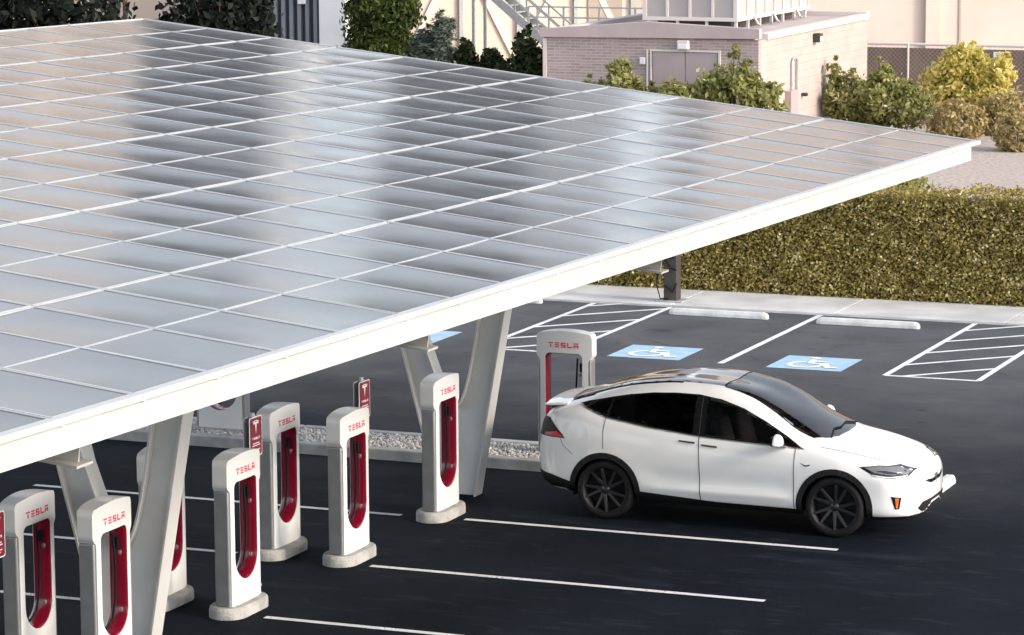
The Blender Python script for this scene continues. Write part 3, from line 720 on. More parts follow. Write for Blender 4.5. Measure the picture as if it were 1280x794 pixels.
# dark steel post with cables on the kerb
root2 = empty('steel_post', (-19.44, 54.72, .025))
MB().box((0, 0, 1.6), (.25, .25, 3.2)).build('shaft', M['darksteel'], root2, bevel=.015)
MB().box((0, 0, .012), (.5, .42, .024)).build('base_plate', M['kerb'], root2, bevel=.005)
for pts in ([(-.13, -.16, 1.0), (-.20, -.17, .55), (-.24, -.17, .3), (-.17, -.17, .06), (-.02, -.16, .05)], [(-.13, -.14, .95), (-.05, -.145, .80), (.05, -.145, .80), (.13, -.14, .95)], [(-.10, -.14, .80), (.0, -.145, .62), (.13, -.14, .58)], [(-.1, -.14, .30), (.05, -.145, .18), (.13, -.14, .35)]):
    MB().tube(pts, .012, 6).build('cable', M['black'], root2, smooth=True)
tag(root2, 'dark brown square steel post with looped cables on the kerb in front of the hedge', 'steel post')

# ------------------------------------------------------------------ white car (local x forward from the front axle, y to its left)
car = empty('parked_car', (-11.07, 37.97, 0))
ST = [  # x, seven (y, z) points from underside to roof centre
 (1.0, (.16, .36), (.19, .40), (.21, .50), (.20, .60), (.17, .655), (.10, .685), (0, .69)),
 (.975, (.33, .30), (.38, .35), (.41, .50), (.39, .635), (.33, .70), (.19, .735), (0, .745)),
 (.92, (.52, .26), (.60, .32), (.635, .50), (.61, .68), (.51, .755), (.29, .795), (0, .805)),
 (.84, (.66, .24), (.76, .31), (.79, .51), (.775, .71), (.66, .80), (.37, .84), (0, .855)),
 (.72, (.74, .235), (.85, .31), (.885, .52), (.87, .76), (.76, .85), (.43, .895), (0, .91)),
 (.56, (.79, .23), (.91, .31), (.94, .54), (.935, .79), (.835, .895), (.485, .95), (0, .965)),
 (.30, (.82, .235), (.945, .32), (.965, .55), (.965, .81), (.875, .955), (.52, 1.015), (0, 1.035)),
 (.0, (.84, .24), (.965, .33), (.985, .58), (.985, .87), (.90, 1.01), (.56, 1.08), (0, 1.10)),
 (-.3, (.85, .24), (.97, .34), (.99, .6), (.985, .90), (.915, 1.045), (.72, 1.16), (0, 1.235)),
 (-.55, (.855, .24), (.97, .34), (.993, .61), (.985, .91), (.925, 1.06), (.745, 1.255), (0, 1.36)),
 (-.85, (.86, .24), (.97, .34), (.995, .62), (.985, .92), (.935, 1.075), (.735, 1.425), (0, 1.51)),
 (-1.2, (.86, .24), (.97, .345), (.995, .63), (.985, .93), (.94, 1.09), (.71, 1.575), (0, 1.645)),
 (-1.7, (.86, .24), (.97, .35), (.998, .64), (.988, .95), (.94, 1.125), (.685, 1.665), (0, 1.72)),
 (-2.1, (.86, .245), (.97, .355), (1.0, .66), (.99, .97), (.94, 1.165), (.67, 1.675), (0, 1.735)),
 (-2.6, (.86, .26), (.975, .38), (1.0, .70), (.985, 1.02), (.93, 1.225), (.655, 1.63), (0, 1.695)),
 (-3.0, (.85, .28), (.97, .41), (.995, .74), (.975, 1.08), (.905, 1.285), (.635, 1.55), (0, 1.62)),
 (-3.35, (.82, .29), (.94, .40), (.97, .74), (.945, 1.10), (.865, 1.32), (.615, 1.455), (0, 1.53)),
 (-3.65, (.78, .31), (.90, .42), (.93, .74), (.90, 1.10), (.81, 1.30), (.59, 1.375), (0, 1.44)),
 (-3.88, (.71, .34), (.83, .45), (.86, .74), (.83, 1.05), (.735, 1.24), (.55, 1.30), (0, 1.36)),
 (-4.02, (.60, .39), (.70, .49), (.73, .74), (.70, .97), (.61, 1.12), (.45, 1.19), (0, 1.24)),
 (-4.08, (.46, .45), (.54, .53), (.57, .74), (.54, .90), (.46, 1.00), (.33, 1.05), (0, 1.08))]
NX = 300
ST = [((s[0] if s[0] > -2.965 else -2.965 + (s[0] + 2.965) * .905),) + s[1:] for s in ST]
sx = np.array([s[0] for s in ST]); xm, xM = sx.min(), sx.max()
u = np.linspace(0, 1, NX); qx = xm + (xM - xm) * (.5 - .5 * np.cos(math.pi * u)) * .5 + (xM - xm) * u * .5
ctl = np.stack([[pchip(sx, [s[1 + k_][c] for s in ST], qx) for c in (0, 1)] for k_ in range(7)], 0)       # 7,2,NX
def catmull(P, sub):
    n = len(P); out = []; W_ = [sub] * (n - 1)
    for i in range(n - 1):
        p1, p2 = P[i], P[i + 1]; p0 = P[i - 1] if i else 2 * p1 - p2
        if i + 2 < n: p3 = P[i + 2]
        else: p3 = p1 * np.array([-1, 1])[:, None] if p1.ndim == 2 else p1
        a, b, c = (np.sqrt(((y_ - x_) ** 2).sum(0)) ** .5 + 1e-6 for x_, y_ in ((p0, p1), (p1, p2), (p2, p3)))
        m1 = b * ((p1 - p0) / a - (p2 - p0) / (a + b)) + (p2 - p1); m2 = b * ((p3 - p2) / c - (p3 - p1) / (b + c)) + (p2 - p1)
        for t in np.arange(sub) / sub: out.append((2 * t**3 - 3 * t**2 + 1) * p1 + (t**3 - 2 * t**2 + t) * m1 + (-2 * t**3 + 3 * t**2) * p2 + (t**3 - t**2) * m2)
    out.append(P[-1]); return np.stack(out, 0)
C = catmull(ctl, 12)                         # NS,2,NX
NS = C.shape[0]
C[-1, 0] = 0
left = np.stack([np.broadcast_to(qx, (NS, NX)), C[:, 0], C[:, 1]], -1)
right = left[:-1][::-1].copy(); right[..., 1] *= -1
full = np.concatenate([left, right], 0); NR = full.shape[0]
V = full.reshape(-1, 3).copy()
e_ = np.clip(np.minimum((V[:, 0] + 2.5) / .25, (-.45 - V[:, 0]) / .25), 0, 1) * (np.abs(V[:, 1]) > .8)          # soft crease low on the doors
V[:, 1] += np.sign(V[:, 1]) * e_ * (.014 * np.exp(-((V[:, 2] - .45) / .045) ** 2) - .012 * np.exp(-((V[:, 2] - .60) / .10) ** 2))
ii, jj = np.meshgrid(np.arange(NR - 1), np.arange(NX - 1), indexing='ij')
F = np.stack([ii * NX + jj, (ii + 1) * NX + jj, (ii + 1) * NX + jj + 1, ii * NX + jj + 1], -1).reshape(-1, 4)
F = F[:, ::-1]
caps = [[i * NX for i in range(NR)], [i * NX + NX - 1 for i in range(NR)][::-1]]
BV = BVHTree.FromPolygons([Vector(p) for p in V], [tuple(f_) for f_ in F] + [tuple(c) for c in caps])
DLO = [(-.42, 1.062), (-1.0, 1.092), (-1.72, 1.13), (-2.4, 1.20), (-2.97, 1.285), (-3.22, 1.365), (-3.36, 1.41), (-3.26, 1.44), (-3.0, 1.50), (-2.7, 1.56), (-2.4, 1.60), (-2.1, 1.617), (-1.8, 1.615), (-1.5, 1.575), (-1.2, 1.485), (-.9, 1.345), (-.62, 1.185)]
cx = V[F].mean(1)
def shrink(poly, d):
    c = np.array(poly).mean(0); out = []
    n = len(poly)
    for i in range(n):
        a, b, e = (np.array(poly[(i + s) % n]) for s in (-1, 0, 1)); t1 = (b - a) / np.linalg.norm(b - a); t2 = (e - b) / np.linalg.norm(e - b)
        nn = np.array([-(t1 + t2)[1], (t1 + t2)[0]]); nn /= np.linalg.norm(nn)
        if np.dot(nn, c - b) < 0: nn = -nn
        out.append(tuple(b + nn * d))
    return out
RA = -2.965; AZ = .372
keep = np.ones(len(F), bool)
side = np.abs(cx[:, 1]) > .45
keep &= ~(in_poly(cx[:, 0], cx[:, 2], shrink(DLO, .02)) & side)
for ax in (0., RA): keep &= ~((np.hypot(cx[:, 0] - ax, cx[:, 2] - AZ) < .425) & (np.abs(cx[:, 1]) > .55) & (cx[:, 2] < .95))
WS = [(-.10, -.02), (-.12, -.35), (-.20, -.58), (-.33, -.735), (-.50, -.735), (-.75, -.70), (-1.0, -.655), (-1.3, -.60), (-1.52, -.57), (-1.53, 0)]
WSF = WS + [(x, -y) for x, y in WS[::-1]]
keep &= ~(in_poly(cx[:, 0], cx[:, 1], shrink(WSF, .02)) & (cx[:, 2] > 1.08))
me = bpy.data.meshes.new('body')
me.from_pydata([tuple(p) for p in V], [], [tuple(q) for q in F[keep]] + [tuple(c) for c in caps]); me.materials.append(M['car']); me.materials.append(M['clad'])
cz_ = cx[keep][:, 2]; cx_k = cx[keep][:, 0]
me.polygons.foreach_set('material_index', np.r_[(cz_ < np.where((cx_k < -.44) & (cx_k > -2.55), .315, .285)).astype(np.int32), [0, 0]])
bm = bmesh.new(); bm.from_mesh(me); bmesh.ops.recalc_face_normals(bm, faces=bm.faces); bm.to_mesh(me); bm.free()
link('body', me, car, smooth=True, angle=50)

def drape(name, outer, ax, m, off=.004, holes=(), step=.035, parent=None, side=1, lim=None):
    """Lay a panel, drawn in a view of the car (side 'S': x,z; top 'T': x,y; front 'F': y,z; rear 'B': y,z), on the body's surface."""
    V2, F2 = tri_fill(outer, holes, step); P = []
    for a, b in V2:
        if ax == 'S': o_, d_ = Vector((a, 3 * side, b)), Vector((0, -side, 0))
        elif ax == 'T': o_, d_ = Vector((a, b, 4)), Vector((0, 0, -1))
        elif ax == 'F': o_, d_ = Vector((4, a, b)), Vector((-1, 0, 0))
        else: o_, d_ = Vector((-8, a, b)), Vector((1, 0, 0))
        h = BV.ray_cast(o_, d_)
        if h[0] is None or (lim and abs(h[0].y) < lim): P.append(None); continue
        nn = h[1] if h[1].dot(d_) < 0 else -h[1]
        P.append(h[0] + nn * off)
    ok = [t for t in F2 if all(P[i] is not None for i in t)]
    if not ok: return None
    mb = MB(); mb.add([p if p is not None else (0, 0, .5) for p in P], [tuple(t) for t in ok])
    me = bpy.data.meshes.new(name); me.from_pydata(mb.v, [], mb.f); me.materials.append(M[m])
    bm = bmesh.new(); bm.from_mesh(me); bmesh.ops.delete(bm, geom=[v for v in bm.verts if not v.link_faces], context='VERTS'); bmesh.ops.recalc_face_normals(bm, faces=bm.faces)
    c_ = Vector((-1.5, 0, .8))
    bm.faces.ensure_lookup_table()
    if sum((f_.calc_center_median() - c_).dot(f_.normal) for f_ in bm.faces) < 0: bmesh.ops.reverse_faces(bm, faces=bm.faces)
    bm.to_mesh(me); bm.free()
    return link(name, me, parent or car, smooth='all')
def ribbon(name, pts, wd, ax, m, off=.003, side=1, parent=None):
    pts = resample(pts, .03, False); l, r_ = [], []
    for i, p in enumerate(pts):
        a, b = np.array(pts[max(i - 1, 0)]), np.array(pts[min(i + 1, len(pts) - 1)]); t = (b - a) / np.linalg.norm(b - a); n_ = np.array([-t[1], t[0]]) * wd / 2
        l.append(tuple(np.array(p) + n_)); r_.append(tuple(np.array(p) - n_))
    return drape(name, l + r_[::-1], ax, m, off, step=.04, side=side, parent=parent)
def ring(cx_, cz_, r, a0, a1, n=28): return [(cx_ + r * math.cos(R(a)), cz_ + r * math.sin(R(a))) for a in np.linspace(a0, a1, n)]
PA = [(-.47, 1.078), (-1.0, 1.107), (-1.66, 1.142), (-1.66, 1.592), (-1.5, 1.56), (-1.2, 1.47), (-.9, 1.33), (-.64, 1.175)]
PB = [(-1.82, 1.152), (-2.4, 1.218), (-2.93, 1.295), (-2.90, 1.505), (-2.7, 1.545), (-2.4, 1.583), (-2.1, 1.60), (-1.82, 1.598)]
PC = [(-2.965, 1.303), (-3.2, 1.375), (-3.33, 1.408), (-3.25, 1.428), (-3.0, 1.485), (-2.935, 1.497)]
for s in (-1, 1):
    drape('window_trim', DLO, 'S', 'blackgloss', .003, holes=[PA, PB, PC], side=s)
    drape('door_glass', PA, 'S', 'glass_front', .0045, side=s); drape('door_glass', PB, 'S', 'glass_rear', .0045, side=s); drape('quarter_glass', PC, 'S', 'glass_rear', .0045, side=s)
    ribbon('belt_strip', [(-.40, 1.056), (-1.0, 1.086), (-1.72, 1.124), (-2.4, 1.194), (-2.97, 1.279), (-3.24, 1.363), (-3.37, 1.41)], .012, 'S', 'silver', .006, s)
    for ax in (0., RA):
        drape('arch_cladding', ring(ax, AZ, .405, -28, 208) + ring(ax, AZ, .478, 208, -28), 'S', 'clad', .005, side=s, lim=.6)
    drape('sill_cladding', [(-2.54, .22), (-.42, .22), (-.42, .325), (-1.5, .335), (-2.54, .40)], 'S', 'clad', .006, side=s, lim=.6)
    ribbon('door_seam', [(-1.735, 1.60), (-1.735, 1.12), (-1.715, .80), (-1.70, .34)], .010, 'S', 'seam', .0035, s)
    ribbon('door_seam', [(-2.965, 1.275), (-2.985, 1.12), (-2.975, .90)], .009, 'S', 'seam', .0035, s)
    ribbon('door_seam', [(-.50, 1.06), (-.505, .80), (-.50, .33)], .009, 'S', 'seam', .0035, s)
    for x0, x1, z in ((-1.99, -1.78, 1.055), (-1.70, -1.49, 1.022)):
        drape('door_handle', [(x0, z + .016), (x0 + .01, z - .004), (x1, z - .020), (x1, z + .004)], 'S', 'darksteel', .012, side=s)
    drape('side_marker', [(-.44, .905), (-.36, .875), (-.29, .885), (-.32, .862), (-.37, .860)], 'S', 'blackgloss', .005, side=s)
    hl = drape('headlight', [(.30, .888), (.52, .905), (.72, .885), (.88, .815), (.85, .765), (.66, .762), (.48, .795)], 'S', 'blackgloss', .004, side=s, step=.03)
    drape('lens', [(.36, .882), (.53, .897), (.72, .876), (.86, .812), (.835, .79), (.68, .800), (.50, .825)], 'S', 'lamp_clear', .006, side=s, step=.03, parent=hl)
    drape('reflector', [(.50, .848), (.62, .845), (.80, .80), (.66, .812)], 'S', 'blackgloss', .008, side=s, step=.03, parent=hl)
    ribbon('running_light', [(.47, .800), (.66, .774), (.84, .778)], .012, 'S', 'signwhite', .008, s, parent=hl)
    fg = drape('fog_lamp', [(.69, .545), (.80, .53), (.78, .39), (.735, .385)], 'S', 'blackgloss', .005, side=s, step=.03)
    drape('amber_bar', [(.735, .525), (.775, .52), (.762, .40), (.745, .40)], 'S', 'amber', .008, side=s, step=.03, parent=fg)
    tl = drape('tail_light', [(-3.51, .985), (-3.54, 1.03), (-3.755, 1.215), (-3.95, 1.215), (-3.95, .985)], 'S', 'clad', .006, side=s, step=.03)
    drape('red_lens', [(-3.53, .995), (-3.555, 1.025), (-3.625, 1.065), (-3.80, 1.03), (-3.80, .995)], 'S', 'taillens', .009, side=s, step=.03, parent=tl)
    drape('rear_diffuser', [(-3.34, .25), (-3.40, .44), (-3.68, .51), (-3.97, .55), (-3.97, .30), (-3.63, .25)], 'S', 'clad', .005, side=s, lim=.3)
    ribbon('bonnet_seam', [(-.22, s * .845), (.05, s * .80), (.35, s * .755), (.62, s * .665), (.82, s * .50)], .008, 'T', 'seam', .003)
    ribbon('bumper_seam', [(-3.40, .80), (-3.53, .90), (-3.57, .98)], .006, 'S', 'seam', .003, s)
drape('windscreen', WSF, 'T', 'glass_roof', .004, step=.045)
ribbon('windscreen_trim', WS[1:9], .012, 'T', 'blackgloss', .006); ribbon('windscreen_trim', [(x, -y) for x, y in WS[1:9]], .012, 'T', 'blackgloss', .006)
drape('roof_glass', [(-1.545, -.555), (-2.2, -.54), (-2.92, -.50), (-2.92, .50), (-2.2, .54), (-1.545, .555)], 'T', 'roofpane', .004)
drape('tailgate_glass', [(-2.94, -.50), (-3.3, -.49), (-3.60, -.47), (-3.60, .47), (-3.3, .49), (-2.94, .50)], 'T', 'roofpane', .004)
drape('lower_grille', [(-.58, .36), (-.46, .30), (.46, .30), (.58, .36), (.46, .425), (-.46, .425)], 'F', 'clad', .006)
gr = drape('nose_grille', [(-.40, .665), (-.2, .612), (.2, .612), (.40, .665), (.30, .672), (.18, .658), (-.18, .658), (-.30, .672)], 'F', 'blackgloss', .006, step=.025)
em = MB()
for p in emblem(.13):
    pp = [(a, .700 + b) for a, b in p]; h = [BV.ray_cast(Vector((4, a, b)), Vector((-1, 0, 0)))[0] for a, b in pp]
    em.prism(pp, 1.004, 1.012, 'YZ')
em.build('nose_emblem', M['silver'], car)
ribbon('bumper_lip', [(-.62, .272), (-.4, .262), (.4, .262), (.62, .272)], .02, 'F', 'clad', .008)
# spoiler
sp = MB(); prof = [(-3.56, 1.395), (-3.75, 1.385), (-3.91, 1.36), (-3.925, 1.342), (-3.78, 1.345), (-3.58, 1.365)]
yy = np.linspace(-.66, .66, 15); vs_ = []
for y in yy:
    q = 1 - .10 * (abs(y) / .66) ** 2; dz = -.03 * (abs(y) / .66) ** 2.5
    for x, z in prof: vs_.append((-3.56 + (x + 3.56) * q, y, z + dz + .025))
n = 6; fs = [(a * n + b, a * n + (b + 1) % n, (a + 1) * n + (b + 1) % n, (a + 1) * n + b) for a in range(14) for b in range(n)] + [tuple(range(n))[::-1], tuple(range(14 * n, 15 * n))]
sp.add(vs_, fs)
for y in (-.45, .45): sp.box((-3.70, y, 1.35), (.10, .03, .07))
sp.build('spoiler', M['car'], car, smooth=True, bevel=.008)
MB().box((-3.77, 0, 1.325), (.10, 1.04, .05)).build('spoiler_recess', M['clad'], car)
# wheels
def make_wheel(name='wheel'):
    r0_, wd = .372, .275
    t = MB(); pr = [(.282, -wd / 2 + .012), (.31, -wd / 2), (.345, -wd / 2 + .004), (.366, -wd / 2 + .03), (r0_, -wd / 2 + .06), (r0_, wd / 2 - .06), (.366, wd / 2 - .03), (.345, wd / 2 - .004), (.30, wd / 2), (.262, wd / 2 - .012)]
    t.lathe(pr, (0, 0, 0), 'Y', 56, close=False); w_ = t.build('wheel', M['tyre'], car, smooth=True, angle=60)
    rm = MB(); rm.lathe([(.262, .10), (.262, -.10), (.278, -wd / 2 + .014), (.292, -wd / 2 + .003), (.298, -wd / 2 + .010)], (0, 0, 0), 'Y', 48, close=False)
    rm.lathe([(.262, .02), (.0, .03)], (0, 0, 0), 'Y', 32, close=False)
    rm.build('rim_barrel', M['clad'], w_, smooth=True)
    s_ = MB()
    for k in range(5):
        for d, tw in ((-.17, .10), (.17, .30)):
            a = 2 * math.pi * k / 5 + d
            p0 = (.05 * math.cos(a), .05 * math.sin(a)); a2 = a + tw
            o_, w0, w1 = -wd / 2 + .014, .046, .030
            q0 = np.array(p0); q1 = np.array([.285 * math.cos(a2), .285 * math.sin(a2)]); dd = (q1 - q0) / np.linalg.norm(q1 - q0); nn = np.array([-dd[1], dd[0]])
            pts = [q0 - nn * w0 / 2, q1 - nn * w1 / 2, q1 + nn * w1 / 2, q0 + nn * w0 / 2]; dep = [.035, 0, 0, .035]
            vs_ = [(p[0], o_ + e, p[1]) for p, e in zip(pts, dep)] + [(p[0] + nn[0] * .0, o_ + e + .045, p[1]) for p, e in zip(pts, dep)]
            s_.add(vs_, [(0, 1, 2, 3), (7, 6, 5, 4), (0, 4, 5, 1), (1, 5, 6, 2), (2, 6, 7, 3), (3, 7, 4, 0)])
    s_.lathe([(.0, -wd / 2 + .030), (.030, -wd / 2 + .032), (.055, -wd / 2 + .048), (.06, -wd / 2 + .09)], (0, 0, 0), 'Y', 24)
    s_.build('spokes', M['rim'], w_, bevel=.004, smooth=True)
    return w_
wh = make_wheel()
for i, (x, y, rz, sp_) in enumerate(((0, -.842, 0, 12), (RA, -.842, 0, 40), (0, .842, 180, 5), (RA, .842, 180, 70))):
    o = wh if i == 0 else copy_tree(wh, car)
    o.location = (x, y, AZ + .002); o.rotation_euler = (0, R(sp_), R(rz))
# dark wheel housings and floor
for ax in (0., RA):
    for s in (-1, 1):
        a = MB(); pts = ring(ax, AZ, .44, -14, 194, 20); n = len(pts)
        y0, y1 = s * .93, s * .52
        a.add([(p[0], y0, p[1]) for p in pts] + [(p[0], y1, p[1]) for p in pts], [(k_, k_ + 1, n + k_ + 1, n + k_) for k_ in range(n - 1)] + [tuple(range(n, 2 * n))])
        a.build('wheel_housing', M['clad'], car, smooth=True)
MB().box((-1.48, 0, .27), (4.2, 1.05, .06)).build('underbody', M['clad'], car)
MB().box((-1.48, 0, .30), (2.05, 1.72, .05)).build('cabin_floor', M['cabin'], car)
# cabin
def seat(x, y, w_):
    s_ = MB(); mt = Matrix.Rotation(R(-16), 4, 'Y')
    s_.box((x, y, .68), (.50, w_, .16)); s_.box((x - .30, y, .98), (.14, w_, .62), mtx=mt)
    o = s_.build('seat', M['seat'], car, bevel=.05, seg=3)
    h = MB(); h.box((x - .42, y, 1.36), (.10, .27, .19), mtx=mt); h.cyl((x - .385, y - .06, 1.2), (x - .41, y - .06, 1.3), .008); h.cyl((x - .385, y + .06, 1.2), (x - .41, y + .06, 1.3), .008)
    h.build('headrest', M['seat'], o, bevel=.03, seg=3)
seat(-1.30, -.38, .50); seat(-1.30, .38, .50)
for y in (-.45, 0, .45): seat(-2.25, y, .42)
MB().box((-.52, 0, .93), (.50, 1.5, .20)).build('dashboard', M['cabin'], car, bevel=.06, seg=3)
sw = MB(); n = 28; c_ = Vector((-.88, .38, 1.02)); mt = Matrix.Rotation(R(-24), 3, 'Y')
sw.tube([c_ + mt @ Vector((0, .175 * math.cos(t), .175 * math.sin(t))) for t in np.linspace(0, 2 * math.pi, n)], .016, 8); sw.bar(c_ + mt @ Vector((0, -.17, 0)), c_ + mt @ Vector((0, .17, 0)), .03, .03)
sw.build('steering_wheel', M['clad'], car, smooth=True)
MB().box((-.70, 0, 1.06), (.03, .30, .20)).build('centre_screen', M['blackgloss'], car, bevel=.01)
# mirrors
for s in (-1, 1):
    m_ = MB(); P = []; nu, nv = 12, 16
    for a in range(nu + 1):
        th = math.pi * a / nu
        for b in range(nv):
            ph = 2 * math.pi * b / nv; x, y, z = math.sin(th) * math.cos(ph), math.cos(th), math.sin(th) * math.sin(ph)
            X_ = .095 * x if x > 0 else .03 * x
            P.append((-.70 + X_ * (1 - .1 * y), s * 1.085 + .125 * y, 1.135 + (.115 if z > 0 else .035) * (abs(z) ** .8) * math.copysign(1, z)))
    m_.add(P, [(a * nv + b, a * nv + (b + 1) % nv, (a + 1) * nv + (b + 1) % nv, (a + 1) * nv + b) for a in range(nu) for b in range(nv)])
    o = m_.build('wing_mirror', M['car'], car, smooth='all')
    k_ = MB(); k_.add([(-.62, s * .93, 1.085), (-.74, s * .93, 1.085), (-.74, s * 1.05, 1.12), (-.66, s * 1.05, 1.12), (-.62, s * .93, 1.055), (-.74, s * .93, 1.055), (-.74, s * 1.05, 1.095), (-.66, s * 1.05, 1.095)], [(0, 1, 2, 3), (7, 6, 5, 4), (0, 4, 5, 1), (1, 5, 6, 2), (2, 6, 7, 3), (3, 7, 4, 0)])
    k_.build('mirror_arm', M['blackgloss'], o)
    MB().box((-.735, s * 1.085, 1.165), (.012, .19, .115)).build('mirror_glass', M['blackgloss'], o, bevel=.004)
for s in (-1, 1):
    wi = MB(); a = [BV.ray_cast(Vector((x, y, 4)), Vector((0, 0, -1)))[0] + Vector((0, 0, .02)) for x, y in ((-.16, .55 * s), (-.22, .25 * s), (-.19, -.05))]
    wi.tube(a, .010, 6); wi.build('wiper', M['black'], car)
tag(car, 'white electric SUV with black wheels and tinted windows standing across the bays', 'car')

# ------------------------------------------------------------------ vegetation
def leaves(name, P, N, size, m, parent=None, aspect=1.8, rnd=None, droop=0., jitter=.8, seed=0):
    """One small folded-flat quad per leaf at points P, facing roughly along N."""
    g = np.random.default_rng(seed); n = len(P)
    N = N + g.normal(0, jitter, (n, 3)); N /= np.linalg.norm(N, axis=1)[:, None]
    T = np.cross(N, g.normal(0, 1, (n, 3)) + np.array([0, 0, droop])); T /= np.linalg.norm(T, axis=1)[:, None] + 1e-9; B = np.cross(N, T)
    s = size * g.uniform(.6, 1.3, n)[:, None]
    a, b = T * s * .5 * aspect, B * s * .5
    V = np.stack([P - a, P + b * .9 - a * .1, P + a, P - b * .9 - a * .1], 1)
    F = np.arange(4 * n).reshape(n, 4)
    r_ = g.uniform(0, 1, n) if rnd is None else rnd
    return link(name, np_mesh(name, V.reshape(-1, 3), F, [M[m]], np.repeat(r_, 4)), parent)
def crown_points(blobs, n, g, clump=.22, shell=.55):
    """Leaf points gathered in clumps spread through a set of ellipsoids (centre, radii)."""
    vol = np.array([b[1][0] * b[1][1] * b[1][2] for b in blobs]); pick = g.choice(len(blobs), n, p=vol / vol.sum())
    per = 26; nc = max(6, n // per); ci = g.choice(len(blobs), nc, p=vol / vol.sum())
    d = g.normal(0, 1, (nc, 3)); d /= np.linalg.norm(d, axis=1)[:, None]; rad = (shell + (1 - shell) * g.uniform(0, 1, nc) ** .6)
    Cc = np.array([blobs[i][0] for i in ci]); Rr = np.array([blobs[i][1] for i in ci]); ctr = Cc + d * Rr * rad[:, None]
    k_ = g.integers(0, nc, n); mr = Rr[k_].mean(1)
    P = ctr[k_] + g.normal(0, 1, (n, 3)) * (clump * mr)[:, None]
    N = P - Cc[k_]; N /= np.linalg.norm(N, axis=1)[:, None] + 1e-6
    tone = np.clip(g.uniform(0, 1, nc)[k_] * .45 + g.uniform(0, 1, n) * .6, 0, 1)
    return P, N, ctr, tone
def plant(kind, parts, base, blobs, n, size, m, label, cat, group, seed, clump=.22, trunk_r=.05, aspect=1.8, shell=.5, droop=0., nb=14, bark='bark', spiky=0):
    g = np.random.default_rng(seed); o = empty(kind, base); base = Vector(base)
    bl = [(np.array(c), np.array(r_)) for c, r_ in blobs]
    if spiky:
        for _ in range(spiky):
            c, r_ = bl[int(g.integers(0, len(blobs)))]; a_ = g.uniform(0, 6.28); q_ = g.uniform(.2, .95)
            h_ = g.uniform(.16, .36); bl.append((c + np.array([r_[0] * q_ * math.cos(a_), r_[1] * q_ * math.sin(a_), r_[2] * math.sqrt(1 - q_ * q_) * .92 + h_ * .1]), np.array([.09, .09, h_])))
    P, N, ctr, tone = crown_points(bl, n, g, clump, shell)
    leaves(parts[1], P, N, size, m, o, aspect, tone, droop, seed=seed + 1)
    t = MB(); lowest = min(c[2] for c, _ in bl)
    fork = Vector((0, 0, max(.15, lowest * .45)))
    if trunk_r > .03: t.tube([(0, 0, -.05), fork * .5 + Vector((.03, .02, 0)), fork], [trunk_r * 1.25, trunk_r, trunk_r * .8], 8)
    tips = [b_[0] for b_ in bl[len(blobs):]]
    for c in list(ctr[g.permutation(len(ctr))[:nb]]) + tips:
        c = Vector(c); mid = fork.lerp(c, .5) + Vector(g.normal(0, .06, 3)) + Vector((0, 0, .1))
        s0 = Vector((0, 0, 0)) if trunk_r <= .03 else fork
        t.tube([s0, mid, c], [trunk_r * .5 + .006, trunk_r * .3 + .005, .005], 6)
    t.build(parts[0], M[bark], o, smooth=True)
    return tag(o, label, cat, group)
SH = ('stem', 'foliage'); TR = ('trunk', 'crown')

# clipped hedge along the pavement
hx0, hx1, hy0, hy1, hz = -28., -1., 56.12, 57.35, 1.95
ho = empty('hedge', ((hx0 + hx1) / 2, 56.7, 0))
hb = MB(); hb.box((0, 0, hz / 2 - .04), (hx1 - hx0 - .2, hy1 - hy0 - .44, hz - .16)); hb.build('branch_core', M['leafcore'], ho, bevel=.05)
g = np.random.default_rng(11)
def hedge_pts(n, face):
    x = g.uniform(hx0, hx1, n) - (hx0 + hx1) / 2
    lump = .035 * np.sin(x * 1.7) + .03 * np.sin(x * 4.1 + 1) + .025 * np.sin(x * 9.3)
    if face == 'front':
        z = g.uniform(.0, hz + .02, n); y = np.full(n, hy0 - 56.7) + .06 - np.abs(g.normal(0, .045, n)) - .5 * lump * np.sin(z * 3) + g.uniform(0, .16, n); N = np.tile([0, -1, .55], (n, 1))
    else:
        y = g.uniform(hy0 - 56.7, hy1 - 56.7, n); z = hz + lump + np.abs(g.normal(0, .05, n)) - .03; N = np.tile([0, -.2, 1.], (n, 1))
    return np.c_[x, y, z], N
P1, N1 = hedge_pts(110000, 'front'); P2, N2 = hedge_pts(30000, 'top')
HP, HN = np.r_[P1, P2], np.r_[N1, N2]
pat = (np.sin(HP[:, 0] * 5.3 + HP[:, 2] * 7) + np.sin(HP[:, 0] * 11.7 - HP[:, 2] * 9.1) + np.sin(HP[:, 2] * 23 + HP[:, 0] * 3)) / 6 + .5
hr = np.clip(.35 * pat + .72 * g.uniform(0, 1, len(HP)) ** 1.25, 0, 1)
leaves('foliage', HP, HN, .042, 'hedge', ho, 1.5, hr, seed=12, jitter=.65)
tag(ho, 'long clipped brownish green hedge along the pale pavement', 'hedge')

GS = 'shrubs by the brick building'
plant('shrub', SH, (-29.6, 79.1, 0), [((-.75, 0, 1.55), (.5, .4, .38)), ((.05, 0, 1.75), (.42, .4, .75)), ((.55, .1, 1.55), (.22, .3, .45)), ((1.0, 0, 1.45), (.32, .3, .38))], 4200, 0.09, 'olive', 'small olive green shrub in front of the brick wall, left of the double door', 'shrub', GS, 21, .125, .03, shell=.30, spiky=18, nb=34)
plant('shrub', SH, (-26.4, 78.8, 0), [((-.55, 0, 1.75), (.62, .5, .62)), ((.2, 0, 1.6), (.7, .6, .75)), ((.12, 0, 2.35), (.17, .2, .55)), ((.9, 0, 1.45), (.5, .5, .6)), ((.45, .1, 2.35), (.14, .2, .3)), ((-.3, 0, .9), (.9, .6, .6)), ((.6, 0, .8), (.9, .6, .6))], 11000, 0.09, 'olive', 'tall bushy shrub with pale flowers at the corner of the brick building', 'shrub', GS, 22, .125, .03, shell=.30, spiky=18, nb=34)
